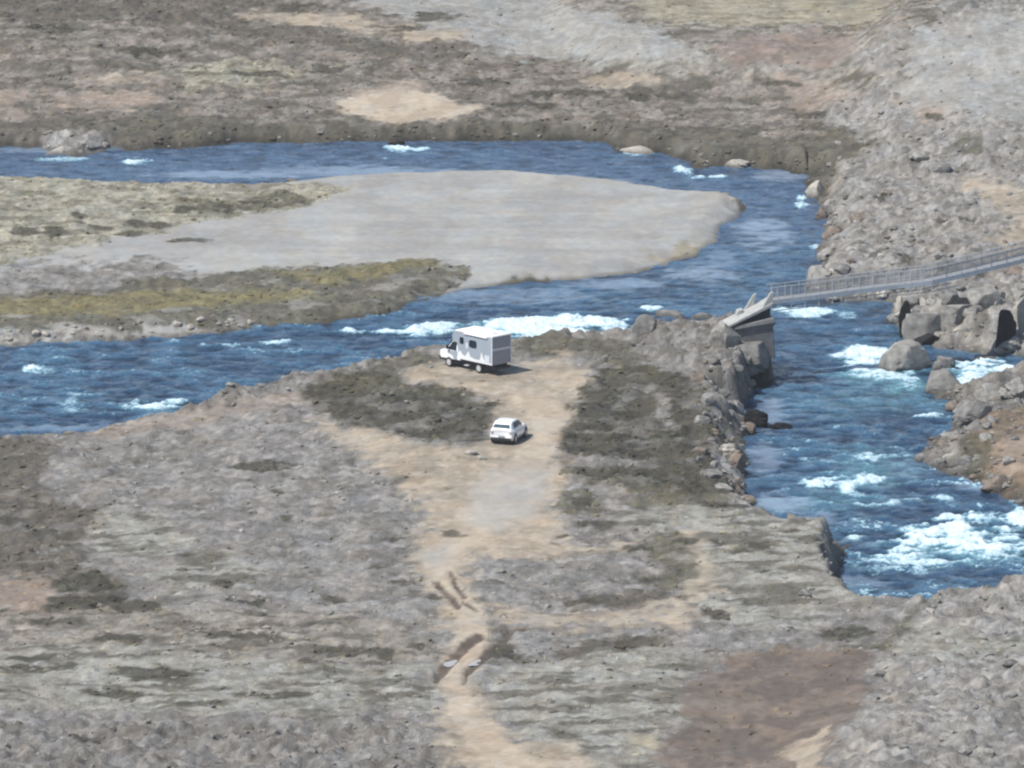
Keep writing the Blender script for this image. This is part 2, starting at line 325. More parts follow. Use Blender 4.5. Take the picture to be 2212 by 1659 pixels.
# regions: class, softness px, warp px, outline
G = [
 ('brown',14,26,[(-500,-400),(900,-400),(1000,30),(1200,130),(1500,170),(1760,200),(1850,270),(1760,400),(-500,380)]),
 ('mixed',20,40,[(1150,-300),(2100,-300),(1900,60),(1800,160),(1500,165),(1450,60)]),
 ('darkb',12,26,[(-500,-300),(480,-300),(600,40),(700,75),(900,95),(1010,115),(960,132),(760,105),(560,92),(430,60),(200,45),(-500,60)]),
 ('scree',10,20,[(780,-200),(1080,-60),(1250,20),(1400,60),(1480,90),(1520,130),(1400,145),(1250,138),(1100,118),(950,72),(880,40),(760,5)]),
 ('tan',8,20,[(500,35),(640,18),(800,45),(1000,70),(1010,90),(860,78),(700,60)]),
 ('lichen',10,30,[(1180,120),(1330,130),(1520,135),(1500,158),(1300,150)]),
 ('pale',12,30,[(380,150),(480,128),(600,135),(650,170),(520,185),(400,190)]),
 ('pink',8,18,[(110,205),(330,193),(352,222),(200,240),(120,235)]),
 ('pink',8,18,[(-500,195),(60,192),(50,245),(-500,255)]),
 ('tan',8,18,[(180,165),(330,150),(350,165),(230,178)]),
 ('tanl',5,12,[(740,215),(790,200),(860,184),(930,204),(1045,235),(1000,252),(880,262),(780,255),(722,240)]),
 ('pink',5,12,[(745,205),(780,188),(905,178),(930,200),(860,192),(790,207)]),
 ('bank',8,22,[(-500,265),(60,262),(120,250),(300,238),(450,256),(720,268),(900,264),(1100,258),(1300,262),(1500,275),(1700,292),(1840,285),(1880,300),(1800,370),(1745,400),(1480,362),(1300,318),(900,318),(500,324),(250,326),(150,285),(-500,305)]),
 ('darkb',6,20,[(-500,268),(150,262),(190,278),(60,300),(-500,310)]),
 ('lava',4,10,[(85,295),(180,278),(250,300),(232,345),(100,345)]),
 ('yel',14,26,[(1300,-200),(1900,-200),(1900,50),(1840,62),(1700,58),(1560,45),(1400,50)]),
 ('purple2',12,22,[(1560,88),(1640,70),(1760,68),(1850,85),(1830,120),(1760,150),(1600,142),(1555,112)]),
 ('tan',6,14,[(1250,168),(1400,160),(1450,172),(1340,190),(1262,186)]),
 ('lava',14,30,[(1850,100),(1960,60),(2600,-300),(2600,640),(1700,660),(1735,400),(1800,385),(1850,330),(1890,290),(1780,270),(1760,240),(1900,180),(1930,150),(1800,130)]),
 ('scree',14,30,[(1980,60),(2150,30),(2400,0),(2400,260),(2100,250),(1960,240),(1900,190),(2000,140)]),
 ('pink',12,24,[(1700,160),(1860,205),(1740,250),(1700,225)]),
 ('pink',10,20,[(1930,225),(2020,222),(2060,245),(1980,256)]),
 ('tan',10,22,[(2080,380),(2220,400),(2400,440),(2400,600),(2200,570),(2120,520),(2180,480)]),
 ('olive',8,18,[(1740,265),(1830,272),(1850,290),(1790,300)]),
 ('olive',6,18,[(2050,300),(2110,295),(2130,330),(2060,330)]),
 ('gravel',4,8,[(-500,360),(0,370),(1300,355),(1640,430),(1600,520),(1400,620),(900,680),(0,780),(-500,790)]),
 ('grey',24,30,[(-500,590),(0,570),(250,560),(420,580),(380,630),(0,650),(-500,660)]),
 ('pale',5,22,[(-500,360),(0,370),(400,380),(600,388),(700,398),(760,412),(720,430),(650,446),(480,470),(330,500),(180,530),(60,560),(-500,610)]),
 ('olive',3,24,[(360,440),(520,428),(640,418),(700,430),(600,446),(420,462)]),
 ('olive',5,20,[(-500,690),(-200,640),(0,632),(240,622),(330,600),(420,592),(600,578),(850,566),(950,558),(1000,580),(985,605),(930,640),(860,665),(780,690),(600,698),(400,703),(200,705),(0,718),(-500,730)]),
 ('moss',8,20,[(-500,660),(0,646),(200,640),(300,628),(460,625),(640,626),(700,640),(560,655),(380,668),(200,680),(0,690),(-500,700)]),
 ('moss',8,18,[(600,590),(760,576),(930,562),(960,575),(800,600),(700,610)]),
 ('stones',4,10,[(-500,735),(0,716),(60,712),(400,704),(640,690),(740,686),(720,705),(400,735),(0,765),(-500,780)]),
 ('yel',6,14,[(960,622),(1040,604),(1200,594),(1330,576),(1430,556),(1480,522),(1580,505),(1560,560),(1400,600),(1200,620),(1000,640)]),
 ('olive',3,12,[(930,640),(1060,612),(1070,596),(1150,585),(1220,592),(1210,606),(1080,622),(950,652)]),
 # peninsula
 ('grey',10,24,[(-500,930),(0,925),(150,915),(380,868),(560,812),(760,765),(880,736),(1130,700),(1380,680),(1500,640),(1700,640),(1700,1000),(1850,1150),(1850,1300),(2600,1200),(2600,1900),(-500,1900)]),
 ('olive',8,20,[(600,850),(760,795),(900,745),(960,775),(880,815),(740,850)]),
 ('olive',8,20,[(1100,735),(1200,718),(1330,735),(1400,775),(1360,800),(1250,770),(1130,765)]),
 ('lavad',5,14,[(380,885),(560,812),(760,765),(880,736),(930,745),(780,795),(650,835),(560,862),(420,900)]),
 ('lavad',6,16,[(1180,715),(1260,695),(1380,680),(1500,640),(1700,640),(1700,830),(1640,900),(1600,885),(1530,830),(1480,790),(1400,768),(1340,742),(1230,728)]),
 ('pink',10,18,[(200,925),(420,885),(600,850),(700,855),(560,885),(400,920),(200,945)]),
 ('darkb',8,26,[(-500,938),(130,945),(105,985),(80,1030),(130,1080),(215,1100),(180,1150),(190,1210),(250,1250),(330,1310),(120,1325),(-500,1330)]),
 ('pink',10,22,[(-500,1245),(60,1240),(150,1250),(120,1290),(100,1340),(20,1370),(-500,1380)]),
 ('dark',5,24,[(100,1310),(200,1285),(330,1300),(420,1325),(300,1330),(140,1345)]),
 ('dark',5,24,[(110,1255),(200,1240),(260,1262),(200,1280),(120,1275)]),
 ('lichen',10,30,[(200,1120),(340,1100),(420,1170),(370,1200),(220,1190)]),
 ('lichen',12,34,[(300,1230),(420,1190),(560,1210),(560,1260),(380,1280)]),
 ('tan',14,20,[(690,898),(760,918),(900,955),(1000,962),(1060,940),(1060,880),(1000,850),(900,825),(900,795),(960,785),(1110,800),(1230,760),(1270,800),(1270,850),(1225,900),(1195,960),(1230,1010),(1200,1100),(1150,1150),(1230,1180),(1400,1170),(1380,1200),(1080,1210),(960,1190),(960,1110),(860,1040),(740,960)]),
 ('tan',16,34,[(880,1060),(960,1010),(1180,1010),(1230,1100),(1190,1160),(1040,1200),(1020,1290),(1060,1380),(1030,1480),(1120,1600),(1180,1700),(1060,1700),(940,1560),(930,1440),(980,1370),(930,1290),(885,1200),(930,1130)]),
 ('dark',7,22,[(640,848),(760,800),(850,788),(900,825),(1000,850),(1070,885),(1050,938),(960,955),(870,945),(760,918),(690,892)]),
 ('olive',8,24,[(700,830),(760,805),(870,800),(900,830),(960,860),(860,850),(780,840)]),
 ('dark',7,24,[(1265,850),(1300,790),(1380,790),(1480,800),(1525,850),(1545,900),(1570,950),(1560,1010),(1480,1012),(1380,990),(1250,985),(1190,962),(1225,900)]),
 ('olive',8,22,[(1290,815),(1330,785),(1400,790),(1460,815),(1400,830)]),
 ('grey',4,12,[(1420,850),(1440,850),(1460,930),(1445,935)]),
 ('lava',5,14,[(1520,940),(1560,960),(1600,960),(1610,1040),(1580,1040),(1540,990)]),
 ('lavad',5,12,[(1530,830),(1600,800),(1640,860),(1640,930),(1590,950),(1560,900)]),
 ('dark',5,16,[(1390,1010),(1560,1010),(1590,1050),(1480,1065),(1420,1040)]),
 ('olive',9,30,[(1220,1010),(1400,1000),(1580,1050),(1600,1100),(1500,1095),(1350,1060),(1250,1040)]),
 ('olive',6,20,[(1210,1060),(1260,1050),(1300,1080),(1290,1120),(1230,1120)]),
 ('dark',6,30,[(1230,1000),(1330,1010),(1420,1000),(1600,1030),(1610,1060),(1500,1075),(1400,1050),(1280,1040)]),
 ('olive',6,30,[(1330,1075),(1440,1070),(1560,1090),(1600,1110),(1520,1125),(1420,1110),(1340,1100)]),
 ('lichen',10,30,[(1300,1105),(1480,1090),(1640,1100),(1760,1120),(1800,1180),(1780,1250),(1850,1285),(1700,1330),(1560,1330),(1500,1280),(1420,1200),(1350,1140)]),
 ('tan',20,40,[(1480,1130),(1560,1150),(1570,1240),(1540,1300),(1440,1330),(1300,1335),(1300,1310),(1460,1290),(1500,1230)]),
 ('tan',18,36,[(1080,1320),(1300,1325),(1520,1330),(1480,1360),(1250,1350),(1080,1350)]),
 ('olive',10,34,[(1390,1150),(1460,1140),(1500,1180),(1520,1220),(1480,1250),(1420,1280),(1360,1270),(1420,1230),(1380,1200)]),
 ('grey',8,22,[(1060,1205),(1340,1195),(1400,1240),(1370,1290),(1220,1310),(1060,1290)]),
 ('darkb',6,22,[(1220,1280),(1360,1275),(1500,1290),(1360,1310),(1250,1308)]),
 ('darkb',8,24,[(1180,1390),(1300,1375),(1480,1385),(1400,1420),(1250,1420),(1160,1410)]),
 ('lichen',10,30,[(1550,1290),(1700,1270),(1780,1290),(1760,1350),(1620,1370),(1540,1340)]),
 ('mixed',14,40,[(-500,1330),(400,1310),(900,1340),(960,1400),(960,1440),(-500,1420)]),
 ('lichen',14,40,[(-500,1400),(300,1400),(930,1440),(960,1500),(900,1540),(400,1540),(-500,1500)]),
 ('lichen',14,40,[(1050,1450),(1300,1410),(1500,1400),(1500,1480),(1450,1700),(1250,1700),(1100,1560)]),
 ('lavad',14,30,[(-500,1570),(300,1560),(800,1560),(1000,1620),(1050,1900),(-500,1900)]),
 ('yel',6,16,[(1360,1580),(1420,1585),(1460,1610),(1420,1620),(1360,1600)]),
 ('tan',12,24,[(930,1560),(1100,1600),(1240,1600),(1300,1700),(980,1640)]),
 ('purple',14,24,[(1500,1470),(1600,1410),(1760,1395),(1880,1420),(1890,1480),(1840,1560),(1800,1610),(1820,1720),(1450,1800),(1440,1600)]),
 ('lava',7,18,[(1900,1420),(1960,1300),(2060,1240),(2600,1180),(2600,1900),(1790,1900),(1840,1580),(1890,1500)]),
 ('lichen',14,34,[(1950,1350),(2200,1370),(2300,1420),(2000,1420),(1900,1450)]),
 ('lava',14,30,[(2000,1450),(2300,1430),(2400,1700),(1950,1700),(1930,1560)]),
 ('tan',6,16,[(1690,1625),(1760,1590),(1800,1570),(1780,1620),(1780,1680),(1740,1670)]),
 ('dark',5,16,[(1775,1348),(1840,1352),(1900,1362),(1880,1392),(1790,1388)]),
 ('olive',6,20,[(1830,1395),(1900,1375),(1960,1330),(2010,1305),(1980,1340),(1890,1410)]),
 # right bank
 ('lavad',8,18,[(1980,860),(2040,830),(2140,800),(2600,790),(2600,1150),(2200,1110),(2020,1020),(1960,980)]),
 ('lava',8,16,[(1900,640),(2600,560),(2600,800),(2120,800),(2000,800),(1900,740)]),
 ('redbr',8,18,[(2080,960),(2120,900),(2220,870),(2500,880),(2500,1090),(2180,1075),(2110,1030)]),
 ('olive',6,16,[(2060,960),(2110,930),(2160,950),(2130,1000),(2080,1000)]),
 ('pink',6,14,[(2150,960),(2200,950),(2280,960),(2280,1010),(2170,1010)]),
]
# dark elongated cushions of heath seen in the photo: u, v, half length, half height (px)
STREAK = [(740,1405,55,16),(820,1408,40,12),(900,1400,22,10),(340,1455,80,14),(380,1462,50,10),(180,1300,70,10),(290,1310,60,8),(160,1250,60,14),(130,1340,50,8),
 (660,1430,30,8),(480,1370,40,10),(270,1380,50,9),(1100,1412,34,12),(1095,1398,28,8),(1120,1420,30,8),(1260,1300,40,8),(1330,1385,50,10),(1210,1400,40,8),(1600,1190,26,8),
 (1540,1170,20,6),(1640,1185,22,10),(1580,1090,60,8),(1480,1170,25,8),(1540,1330,30,6),(1700,1140,30,6),(1380,1180,30,10),(1400,1250,26,8),(820,1230,20,5),(860,1260,24,6),(930,1290,26,8),
 (560,1010,60,6),(640,1000,50,5),(520,1300,60,6),(560,1375,60,7),(700,1350,50,6),(250,1500,90,8),(600,1500,80,8),(450,1520,60,7),(90,1440,80,8),(60,1420,50,7),(190,1590,40,6),
 (980,1155,24,8),(1300,1130,36,10),(1260,1080,20,10),(1230,1160,30,5),(470,1260,30,6),(620,1120,12,8),(600,1060,14,6),(400,1200,30,5),(840,1165,26,5),(720,1290,30,5),
 (300,480,26,8),(280,505,40,7),(210,490,30,8),(120,500,30,10),(60,500,26,8),(480,450,24,7),(400,455,24,8),(540,438,26,5),(170,470,16,14),(420,520,50,5),(350,485,20,8),
 (930,35,60,10),(860,60,50,8),(640,20,40,12),(560,160,60,8),(320,110,60,10),(700,150,50,9),(120,60,60,10),(1050,175,60,9),(1230,200,80,8),(1400,210,80,8),(1130,225,60,7),
 (1900,430,14,7),(1890,545,20,8),(2020,250,20,6),(1750,245,40,8),(1690,180,40,6),(2090,470,22,7),(2030,480,18,6),(1960,560,20,8),(2120,585,14,8),(2000,620,16,6),(2190,590,20,6)]
RUTS = [([(944,1258),(965,1282),(988,1308)],9),([(972,1236),(985,1262),(1004,1288)],7),([(1000,1300),(1030,1318)],5),
 ([(1035,1376),(1005,1395),(972,1430),(950,1456)],13),([(1100,1368),(1075,1390),(1045,1425),(1012,1450)],11),([(1080,1362),(1150,1358)],6),([(948,1450),(945,1470)],5),([(1008,1450),(1003,1475)],5)]
PUDDLES = [(972,1434,11,5,-.5),(1027,1434,9,5,-.45)]
TRACK = [(1150,860,42),(1190,900,34),(1180,950,34),(1140,1010,40),(1110,1070,46),(1060,1125,32),(985,1170,34),(945,1205,40),(950,1240,38),(975,1285,36),(1015,1325,38),(1030,1355,36),(1010,1400,44),(985,1440,40),(975,1480,36),(1000,1530,38),(1040,1580,44),(1090,1630,44),(1150,1690,50),(1230,1780,50)]

ALPHA = {'pink': .62, 'purple2': .7, 'yel': .75, 'tan': .85, 'pale': .85, 'gravel': 1.0, 'redbr': .8, 'purple': .98, 'moss': .8, 'olive': .85}
STK = {'lichen': 1, 'mixed': 1, 'brown': .8, 'grey': .45, 'purple': .2, 'pale': .7, 'tan': .3, 'pink': .3, 'darkb': .3, 'yel': .3, 'lavad': .1, 'dark': .45, 'olive': .4}
def bbox_mask(U, V, pts, pad):
    a = np.array(pts, float)
    return (U > a[:,0].min()-pad) & (U < a[:,0].max()+pad) & (V > a[:,1].min()-pad/2) & (V < a[:,1].max()+pad/2)

def seg_dist(U, V, pts, ratio=2.4, wid=None):
    best = np.full(U.shape, 1e9); bw = np.ones(U.shape)
    for i in range(len(pts)-1):
        ax, ay = pts[i][0], pts[i][1]*ratio; bx, by = pts[i+1][0], pts[i+1][1]*ratio
        ex, ey = bx-ax, by-ay
        t = np.clip(((U-ax)*ex + (V*ratio-ay)*ey)/(ex*ex+ey*ey), 0, 1)
        d = np.hypot(U-ax-ex*t, V*ratio-ay-ey*t)
        m = d < best
        best = np.where(m, d, best)
        if wid is not None: bw = np.where(m, wid[i] + (wid[i+1]-wid[i])*t, bw)
    return (best, bw) if wid is not None else best

def cover(x, y, h0):
    """albedo, mottling, relief, plant cover, pebble cover, track mask of the ground"""
    U, V = project(x, y, h0)
    wx = fbm(x, y, 6.5, 5, 21, .6, sy=1.6); wy = fbm(x, y, 6.5, 5, 31, .6, sy=1.6); we = fbm(x, y, 1.5, 4, 35, .6, sx=1.3, sy=1.7)
    n = x.size
    c = np.zeros((n, 3)); mot = np.zeros(n); rel = np.zeros(n); veg = np.zeros(n); fl = np.zeros(n); stn = np.zeros(n); stk = np.zeros(n)
    blo = {}
    def blotch(s, seed):
        k = (s, seed)
        if k not in blo: blo[k] = fbm(x, y, s, 5, seed, .62, sx=1.25, sy=1.9)
        return blo[k]
    def apply(cl, wgt, idx):
        if cl in ('dark', 'olive', 'darkb', 'bank'):
            wgt = wgt * (1 - (.5 if cl != 'bank' else .25) * sstep(.12, .42, fbm(x[idx], y[idx], 2.6, 4, 171, .6, sx=1.7, sy=1.5)))
        a, b, s, share, fleck, mo, re = K[cl]
        bl = blotch(s, 41)[idx]
        t = sstep(-.16, .16, bl + (share - .5) * .5)
        t2 = blotch(.8, 51)[idx]
        cc = lin(a) * (1 - t[:, None]) + lin(b) * t[:, None]
        cc = cc * (1 + (.06 + .16 * mo) * t2[:, None] + .10 * blotch(9.0, 61)[idx][:, None])
        hue = blotch(2.9, 71)[idx][:, None] * .06
        cc = cc * (1 + hue * np.array((1.2, 0, -1.4)))
        w_ = wgt[:, None]
        c[idx] = c[idx] * (1 - w_) + cc * w_
        mot[idx] = mot[idx] * (1 - wgt) + mo * wgt
        rel[idx] = rel[idx] * (1 - wgt) + re * wgt
        fl[idx] = fl[idx] * (1 - wgt) + fleck * wgt
        v_ = {'dark': 1, 'darkb': .7, 'olive': .7, 'bank': .45, 'moss': .6, 'pale': .5, 'brown': .35, 'mixed': .25, 'lichen': .1, 'redbr': .4, 'grey': .05, 'purple': .15}.get(cl, 0)
        veg[idx] = veg[idx] * (1 - wgt) + v_ * wgt
        stk[idx] = stk[idx] * (1 - wgt) + STK.get(cl, 0) * wgt
        s_ = {'lava': .5, 'lavad': .7, 'stones': 1, 'grey': .45, 'lichen': .3, 'mixed': .2, 'brown': .2, 'redbr': .4, 'scree': .3}.get(cl, 0)
        stn[idx] = stn[idx] * (1 - wgt) + s_ * wgt
    allx = np.arange(n)
    apply('mixed', np.ones(n), allx)
    for cl, soft, warp, pts in G:
        m = np.nonzero(bbox_mask(U, V, pts, 60 + warp))[0]
        if m.size == 0: continue
        pu = U[m] + warp * 1.9 * wx[m]; pv = (V[m] + warp * .6 * wy[m]) * 2.2
        d = sdpoly(pu, pv, [(a, b * 2.2) for a, b in pts])
        bar = cl in ('gravel', 'stones')
        s2 = soft if bar else soft * 1.5 + 3
        apply(cl, sstep(-s2 * .8, s2 * .8, d + s2 * 2.0 * we[m]) * ALPHA.get(cl, .95), m)
    # track
    pu = U + 12 * wx; pv = V + 4 * wy
    d, tw = seg_dist(pu, pv, TRACK, 1.6, [t[2] * (1.0 if t[1] < 1180 else .8) for t in TRACK])
    tr = sstep(3, -3, d - tw * 1.0) 
    soft = sstep(14, -10, d - tw) * .8
    blend = soft * (1 - .25 * sstep(-.1, .2, fbm(x, y, .9, 3, 91)))
    m = blend > .001; idx = np.nonzero(m)[0]
    apply('tanl', blend[idx], idx)
    # pale gravel where the track widens, two light wheel lines
    g = np.nonzero(bbox_mask(U, V, [(940,990),(1250,1180)], 60))[0]
    d = sdpoly(pu[g], pv[g]*2.2, [(a, b*2.2) for a, b in [(1010,1060),(1060,1015),(1180,1015),(1180,1080),(1150,1120),(1080,1150),(1015,1130)]])
    apply('gravel2', sstep(-25, 25, d) * .9, g)
    g = np.nonzero(bbox_mask(U, V, [(890,1180),(990,1250)], 40))[0]
    d = sdpoly(pu[g], pv[g]*2.2, [(a, b*2.2) for a, b in [(905,1190),(975,1175),(985,1205),(960,1235),(920,1235)]])
    apply('gravel2', sstep(-15, 25, d) * .7, g)
    # ruts of dark wet soil
    for pts, wd in RUTS:
        m = np.nonzero(bbox_mask(U, V, pts, 40))[0]
        d = seg_dist(U[m] + 5*wx[m] + 4*we[m], V[m] + 2*wy[m] + 2*we[m], pts, 1.2)
        k = sstep(wd + 2, wd - 5, d + 2.5 * blotch(.8, 51)[m]) * np.clip(.95 + .3*we[m], 0, 1)
        c[m] = c[m] * (1 - k[:, None] * .95) + lin((92,79,70)) * k[:, None] * .95
        veg[m] *= 1 - k
    # flecks: heath cushions and relief shade of hollows put into the colour
    f1 = fbm(x, y, 1.25, 4, 81, .55, sx=1.7, sy=1.6); f2 = fbm(x, y, .6, 3, 85, .55, sx=1.3, sy=2.0)
    big = fbm(x, y, 9, 3, 88)
    k = sstep(.12, .30, f1 + .25 * big) * fl * 1.25
    k = np.clip(np.maximum(k, sstep(.26, .40, f2 + .2 * big) * fl * .8), 0, 1) * .8
    dk = lin((100, 96, 86)); 
    c = c * (1 - .80 * k[:, None]) + dk * .80 * k[:, None]
    veg = np.maximum(veg, k * .6)
    l1 = sstep(.12, .36, fbm(x, y, .8, 3, 95, .55, sx=1.3, sy=1.8)) * mot
    c = c * (1 + .22 * l1[:, None])
    sn = fbm(x, y, 2.2, 4, 141, .6, sx=2.6, sy=1.25); sm = fbm(x, y, 14, 3, 145)
    k2 = sstep(.06, .30, sn + .35 * sm) * stk * .78
    c = c * (1 - k2[:, None]) + lin((103, 98, 87)) * k2[:, None]
    k3 = sstep(.10, .40, -sn + .2 * sm) * stk * .30
    c = c * (1 - k3[:, None]) + lin((190, 187, 178)) * k3[:, None]
    veg = np.maximum(veg, k2 * .5)
    hol = sstep(.22, .42, fbm(x, y, 5.0, 5, 161, .6, sx=1.6, sy=1.3)) * np.clip(rel * 3.2, 0, 1) * (1 - np.clip(veg, 0, 1)) * .42
    c = c * (1 - hol[:, None]) + lin((120, 114, 104)) * hol[:, None]
    for su, sv, a, b in STREAK:
        a, b = a * 1.3, b * 1.2
        m = np.nonzero((abs(U-su) < a*1.8) & (abs(V-sv) < b*2.2))[0]
        r = ((U[m]-su)/a)**2 + ((V[m]-sv)/b)**2
        k = sstep(.1, .75, 1 - r + 1.1*f1[m] + .6*wx[m])
        c[m] = c[m] * (1 - .85*k[:, None]) + lin((84, 80, 70)) * .85*k[:, None]
        veg[m] = np.maximum(veg[m], k)
    return c * KALB, mot, rel, veg, stn, tr, U, V

def pads(x, y, z, padlist):
    for px, py, pz, r0, r1 in padlist:
        k = sstep(r1, r0, np.hypot(x - px, y - py))
        z = z * (1 - k) + pz * k
    return z

ca, sa = math.cos(VAN_A), math.sin(VAN_A)
vanmid = (van_c[0] + 3.3 * ca + 1.15 * sa, van_c[1] + 3.3 * sa - 1.15 * ca)
CAR_A = R(90 - 19)
cca, csa = math.cos(CAR_A), math.sin(CAR_A)
carmid = (car_c[0] + 2.2 * cca + .95 * csa, car_c[1] + 2.2 * csa - .95 * cca)
PADS = [(vanmid[0], vanmid[1], 2.75, 4.2, 7.5), (carmid[0], carmid[1], 3.0, 2.8, 5.5)]

def terrain(x, y):
    z, h0, land, isl = field_height(x, y)
    col, mot, rel, veg, stn, tr, U, V = cover(x, y, h0)
    b1 = np.abs(fbm(x, y, 2.6, 5, 101, .5, sx=1.15)) ; b2 = fbm(x, y, 1.0, 4, 111, .55); b3 = fbm(x, y, 9, 3, 121)
    amp = rel * (1 - .85 * tr)
    k = sstep(.0, 1.0, land)
    z = z + k * (amp * (2.0 * (b1 - .25) + 1.3 * b2) + .5 * np.clip(amp * 3, 0, 1) * b3 + 1.6 * amp * fbm(x, y, 4.2, 3, 131, .5))
    # wheel ruts
    for pts, wd in RUTS:
        m = np.nonzero(bbox_mask(U, V, pts, 40))[0]
        d = seg_dist(U[m], V[m], pts, 1.2)
        z[m] -= .14 * sstep(wd + 4, wd - 4, d)
    # wet dark rock at the foot of the banks
    wet = sstep(.75, .15, z) * sstep(-.5, .05, land) * (isl < -1) * sstep(30, 60, V*0+60)
    wet *= .9
    col = col * (1 - wet[:, None] * .55)
    onbar = (isl > -1)
    we_ = sstep(1.1, .1, land) * onbar * .38
    col = col * (1 - we_[:, None])
    bands = fbm(x, y, 5, 4, 151, .6, sx=4, sy=.9) * onbar * (mot < .4)
    col = col * (1 + .16 * bands[:, None])
    z = pads(x, y, z, PADS)
    return z, col, mot, veg, stn, tr, land, isl, U, V

# ------------------------------------------------------------------ ground sheet
def axis(lo, hi, step, reach, grow=1.32):
    a = list(np.arange(lo, hi + 1e-6, step)); s = step
    while a[-1] < reach: s *= grow; a.append(a[-1] + s)
    s = step
    while a[0] > -reach: s *= grow; a.insert(0, a[0] - s)
    return np.array(a)
xs = axis(-66, 66, .21, 4000)
ys = axis(-180, 245, .34, 5000)
X, Y = np.meshgrid(xs, ys)
X = X.ravel(); Y = Y.ravel()
Z, COLR, MOT, VEG, STN, TR, LAND, ISL, UU, VV = terrain(X, Y)
nx, ny = len(xs), len(ys)
i = np.arange(nx - 1)[None, :] + (np.arange(ny - 1) * nx)[:, None]
F = np.stack([i, i + 1, i + nx + 1, i + nx], -1).reshape(-1, 4)
fc = F[:, 0]
isf = (ISL[fc] > -.6); trf = (TR[fc] > .5) & ~isf
cols = np.concatenate([COLR, MOT[:, None]], 1)
verts = np.stack([X, Y, Z], 1)
for nm, sel in (('ground', ~isf & ~trf), ('gravel_bar', isf), ('dirt_track', trf)):
    f = F[sel]
    ids, inv = np.unique(f, return_inverse=True)
    me = np_mesh(nm, verts[ids], inv.reshape(f.shape), cols[ids])
    tag(link(nm, me, M_GROUND), kind='structure')
print('ground verts', len(X))

GRID = Z.reshape(ny, nx)
def zat(x, y):
    ix = np.clip(np.searchsorted(xs, x) - 1, 0, nx - 2); iy = np.clip(np.searchsorted(ys, y) - 1, 0, ny - 2)
    fx = (x - xs[ix]) / (xs[ix+1] - xs[ix]); fy = (y - ys[iy]) / (ys[iy+1] - ys[iy])
    return (GRID[iy, ix]*(1-fx)*(1-fy) + GRID[iy, ix+1]*fx*(1-fy) + GRID[iy+1, ix]*(1-fx)*fy + GRID[iy+1, ix+1]*fx*fy)

def hit(u, v):
    """ground point seen at survey position (u, v)"""
    z = 2.0
    for _ in range(12):
        p = at(u, v, z); z = z * .4 + .6 * float(zat(np.array(p[0]), np.array(p[1])))
    return p[0], p[1], float(zat(np.array(p[0]), np.array(p[1])))

# ------------------------------------------------------------------ river
FOAM = [(283,349,34,6,1),(855,320,26,6,1),(900,323,18,3,.7),(1215,341,16,4,.9),(1240,343,14,3,.5),(830,346,8,4,.6),(1480,374,28,8,1),(1490,383,34,5,1),(1545,381,20,4,.8),(1375,331,28,5,.6),
 (1732,436,12,9,.8),(1765,535,14,3,.6),(72,797,20,7,1),(100,800,20,5,.4),(190,852,44,5,.55),(150,868,22,9,.45),(160,885,30,5,.5),(345,874,78,8,1.1),(375,870,40,6,1),(226,888,8,5,.7),(490,747,26,4,.8),(440,745,10,3,.7),
 (592,740,34,4,.85),(130,345,50,4,.5),(845,718,130,5,.95),(905,721,60,7,1),(960,714,50,12,.9),(1060,708,60,10,.9),(1150,710,110,15,1.5),(1240,698,120,10,1.4),(1340,706,45,14,1.0),(1405,667,16,5,1.0),
 (1692,668,24,5,.95),(1745,679,38,7,.9),(1830,683,24,6,.45),(1812,770,24,7,1),(1850,768,50,9,1.05),(1880,786,60,16,1.15),(1920,812,60,10,.8),(1960,834,26,8,.7),(2085,790,30,7,1.05),(2120,782,34,9,1.1),
 (2180,800,70,6,1.1),(2110,825,56,8,1.1),(2110,806,60,8,1.0),(1995,902,44,8,1.1),(1950,972,44,9,1.15),(1930,984,34,10,.9),(1872,990,28,11,.85),(1886,1035,26,13,.95),(1780,1044,44,8,.9),(1833,1055,16,13,1),(1850,1068,26,7,.8),
 (1890,1090,50,6,.7),(1935,1083,20,5,.7),(1960,1080,20,4,.6),(2040,1078,18,5,.7),(1855,1166,34,8,1),(1905,1172,20,6,.6),(1950,1195,60,14,1.15),(2010,1170,90,19,1.3),(2060,1150,60,16,1.2),(2120,1170,80,20,1.3),
 (2060,1120,46,10,1.1),(2208,1120,26,14,1.2),(2170,1160,70,14,1.1),(2000,1213,80,6,.9),(2120,1126,60,4,.6),(1990,1235,24,6,.7),(2180,1195,40,7,.9),(2100,1190,120,16,.7),(1930,1222,20,6,.6),(2230,1170,80,16,1),
 (1890,1115,30,4,.3),(1740,992,12,5,.4),(1790,1000,16,4,.4),(1660,950,20,6,.25),(1800,970,20,4,.3)]
TEAL = [(1900,800,110,40,.9),(1950,835,70,22,.9),(1900,1010,110,60,.55),(2060,1180,180,45,.9),(1150,712,160,24,.7),(1900,870,160,40,.35),(345,878,100,16,.3),(1820,1080,150,30,.35),(2110,810,80,20,.8)]
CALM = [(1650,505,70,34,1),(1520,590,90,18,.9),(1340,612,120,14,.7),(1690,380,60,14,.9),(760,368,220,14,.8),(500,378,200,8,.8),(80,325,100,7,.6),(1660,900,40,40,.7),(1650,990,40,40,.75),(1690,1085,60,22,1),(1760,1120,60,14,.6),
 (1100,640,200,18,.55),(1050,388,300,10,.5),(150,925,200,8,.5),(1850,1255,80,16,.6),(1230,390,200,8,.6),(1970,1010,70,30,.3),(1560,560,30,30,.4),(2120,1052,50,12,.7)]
wxs = np.arange(-72, 80, .2); wys = np.arange(-150, 140, .27)
WX, WY = np.meshgrid(wxs, wys)
m = None
WX = WX.ravel(); WY = WY.ravel()
wd, _ = banks(WX, WY)
keep = wd > -2.6
wnx, wny = len(wxs), len(wys)
ii = np.arange(wnx - 1)[None, :] + (np.arange(wny - 1) * wnx)[:, None]
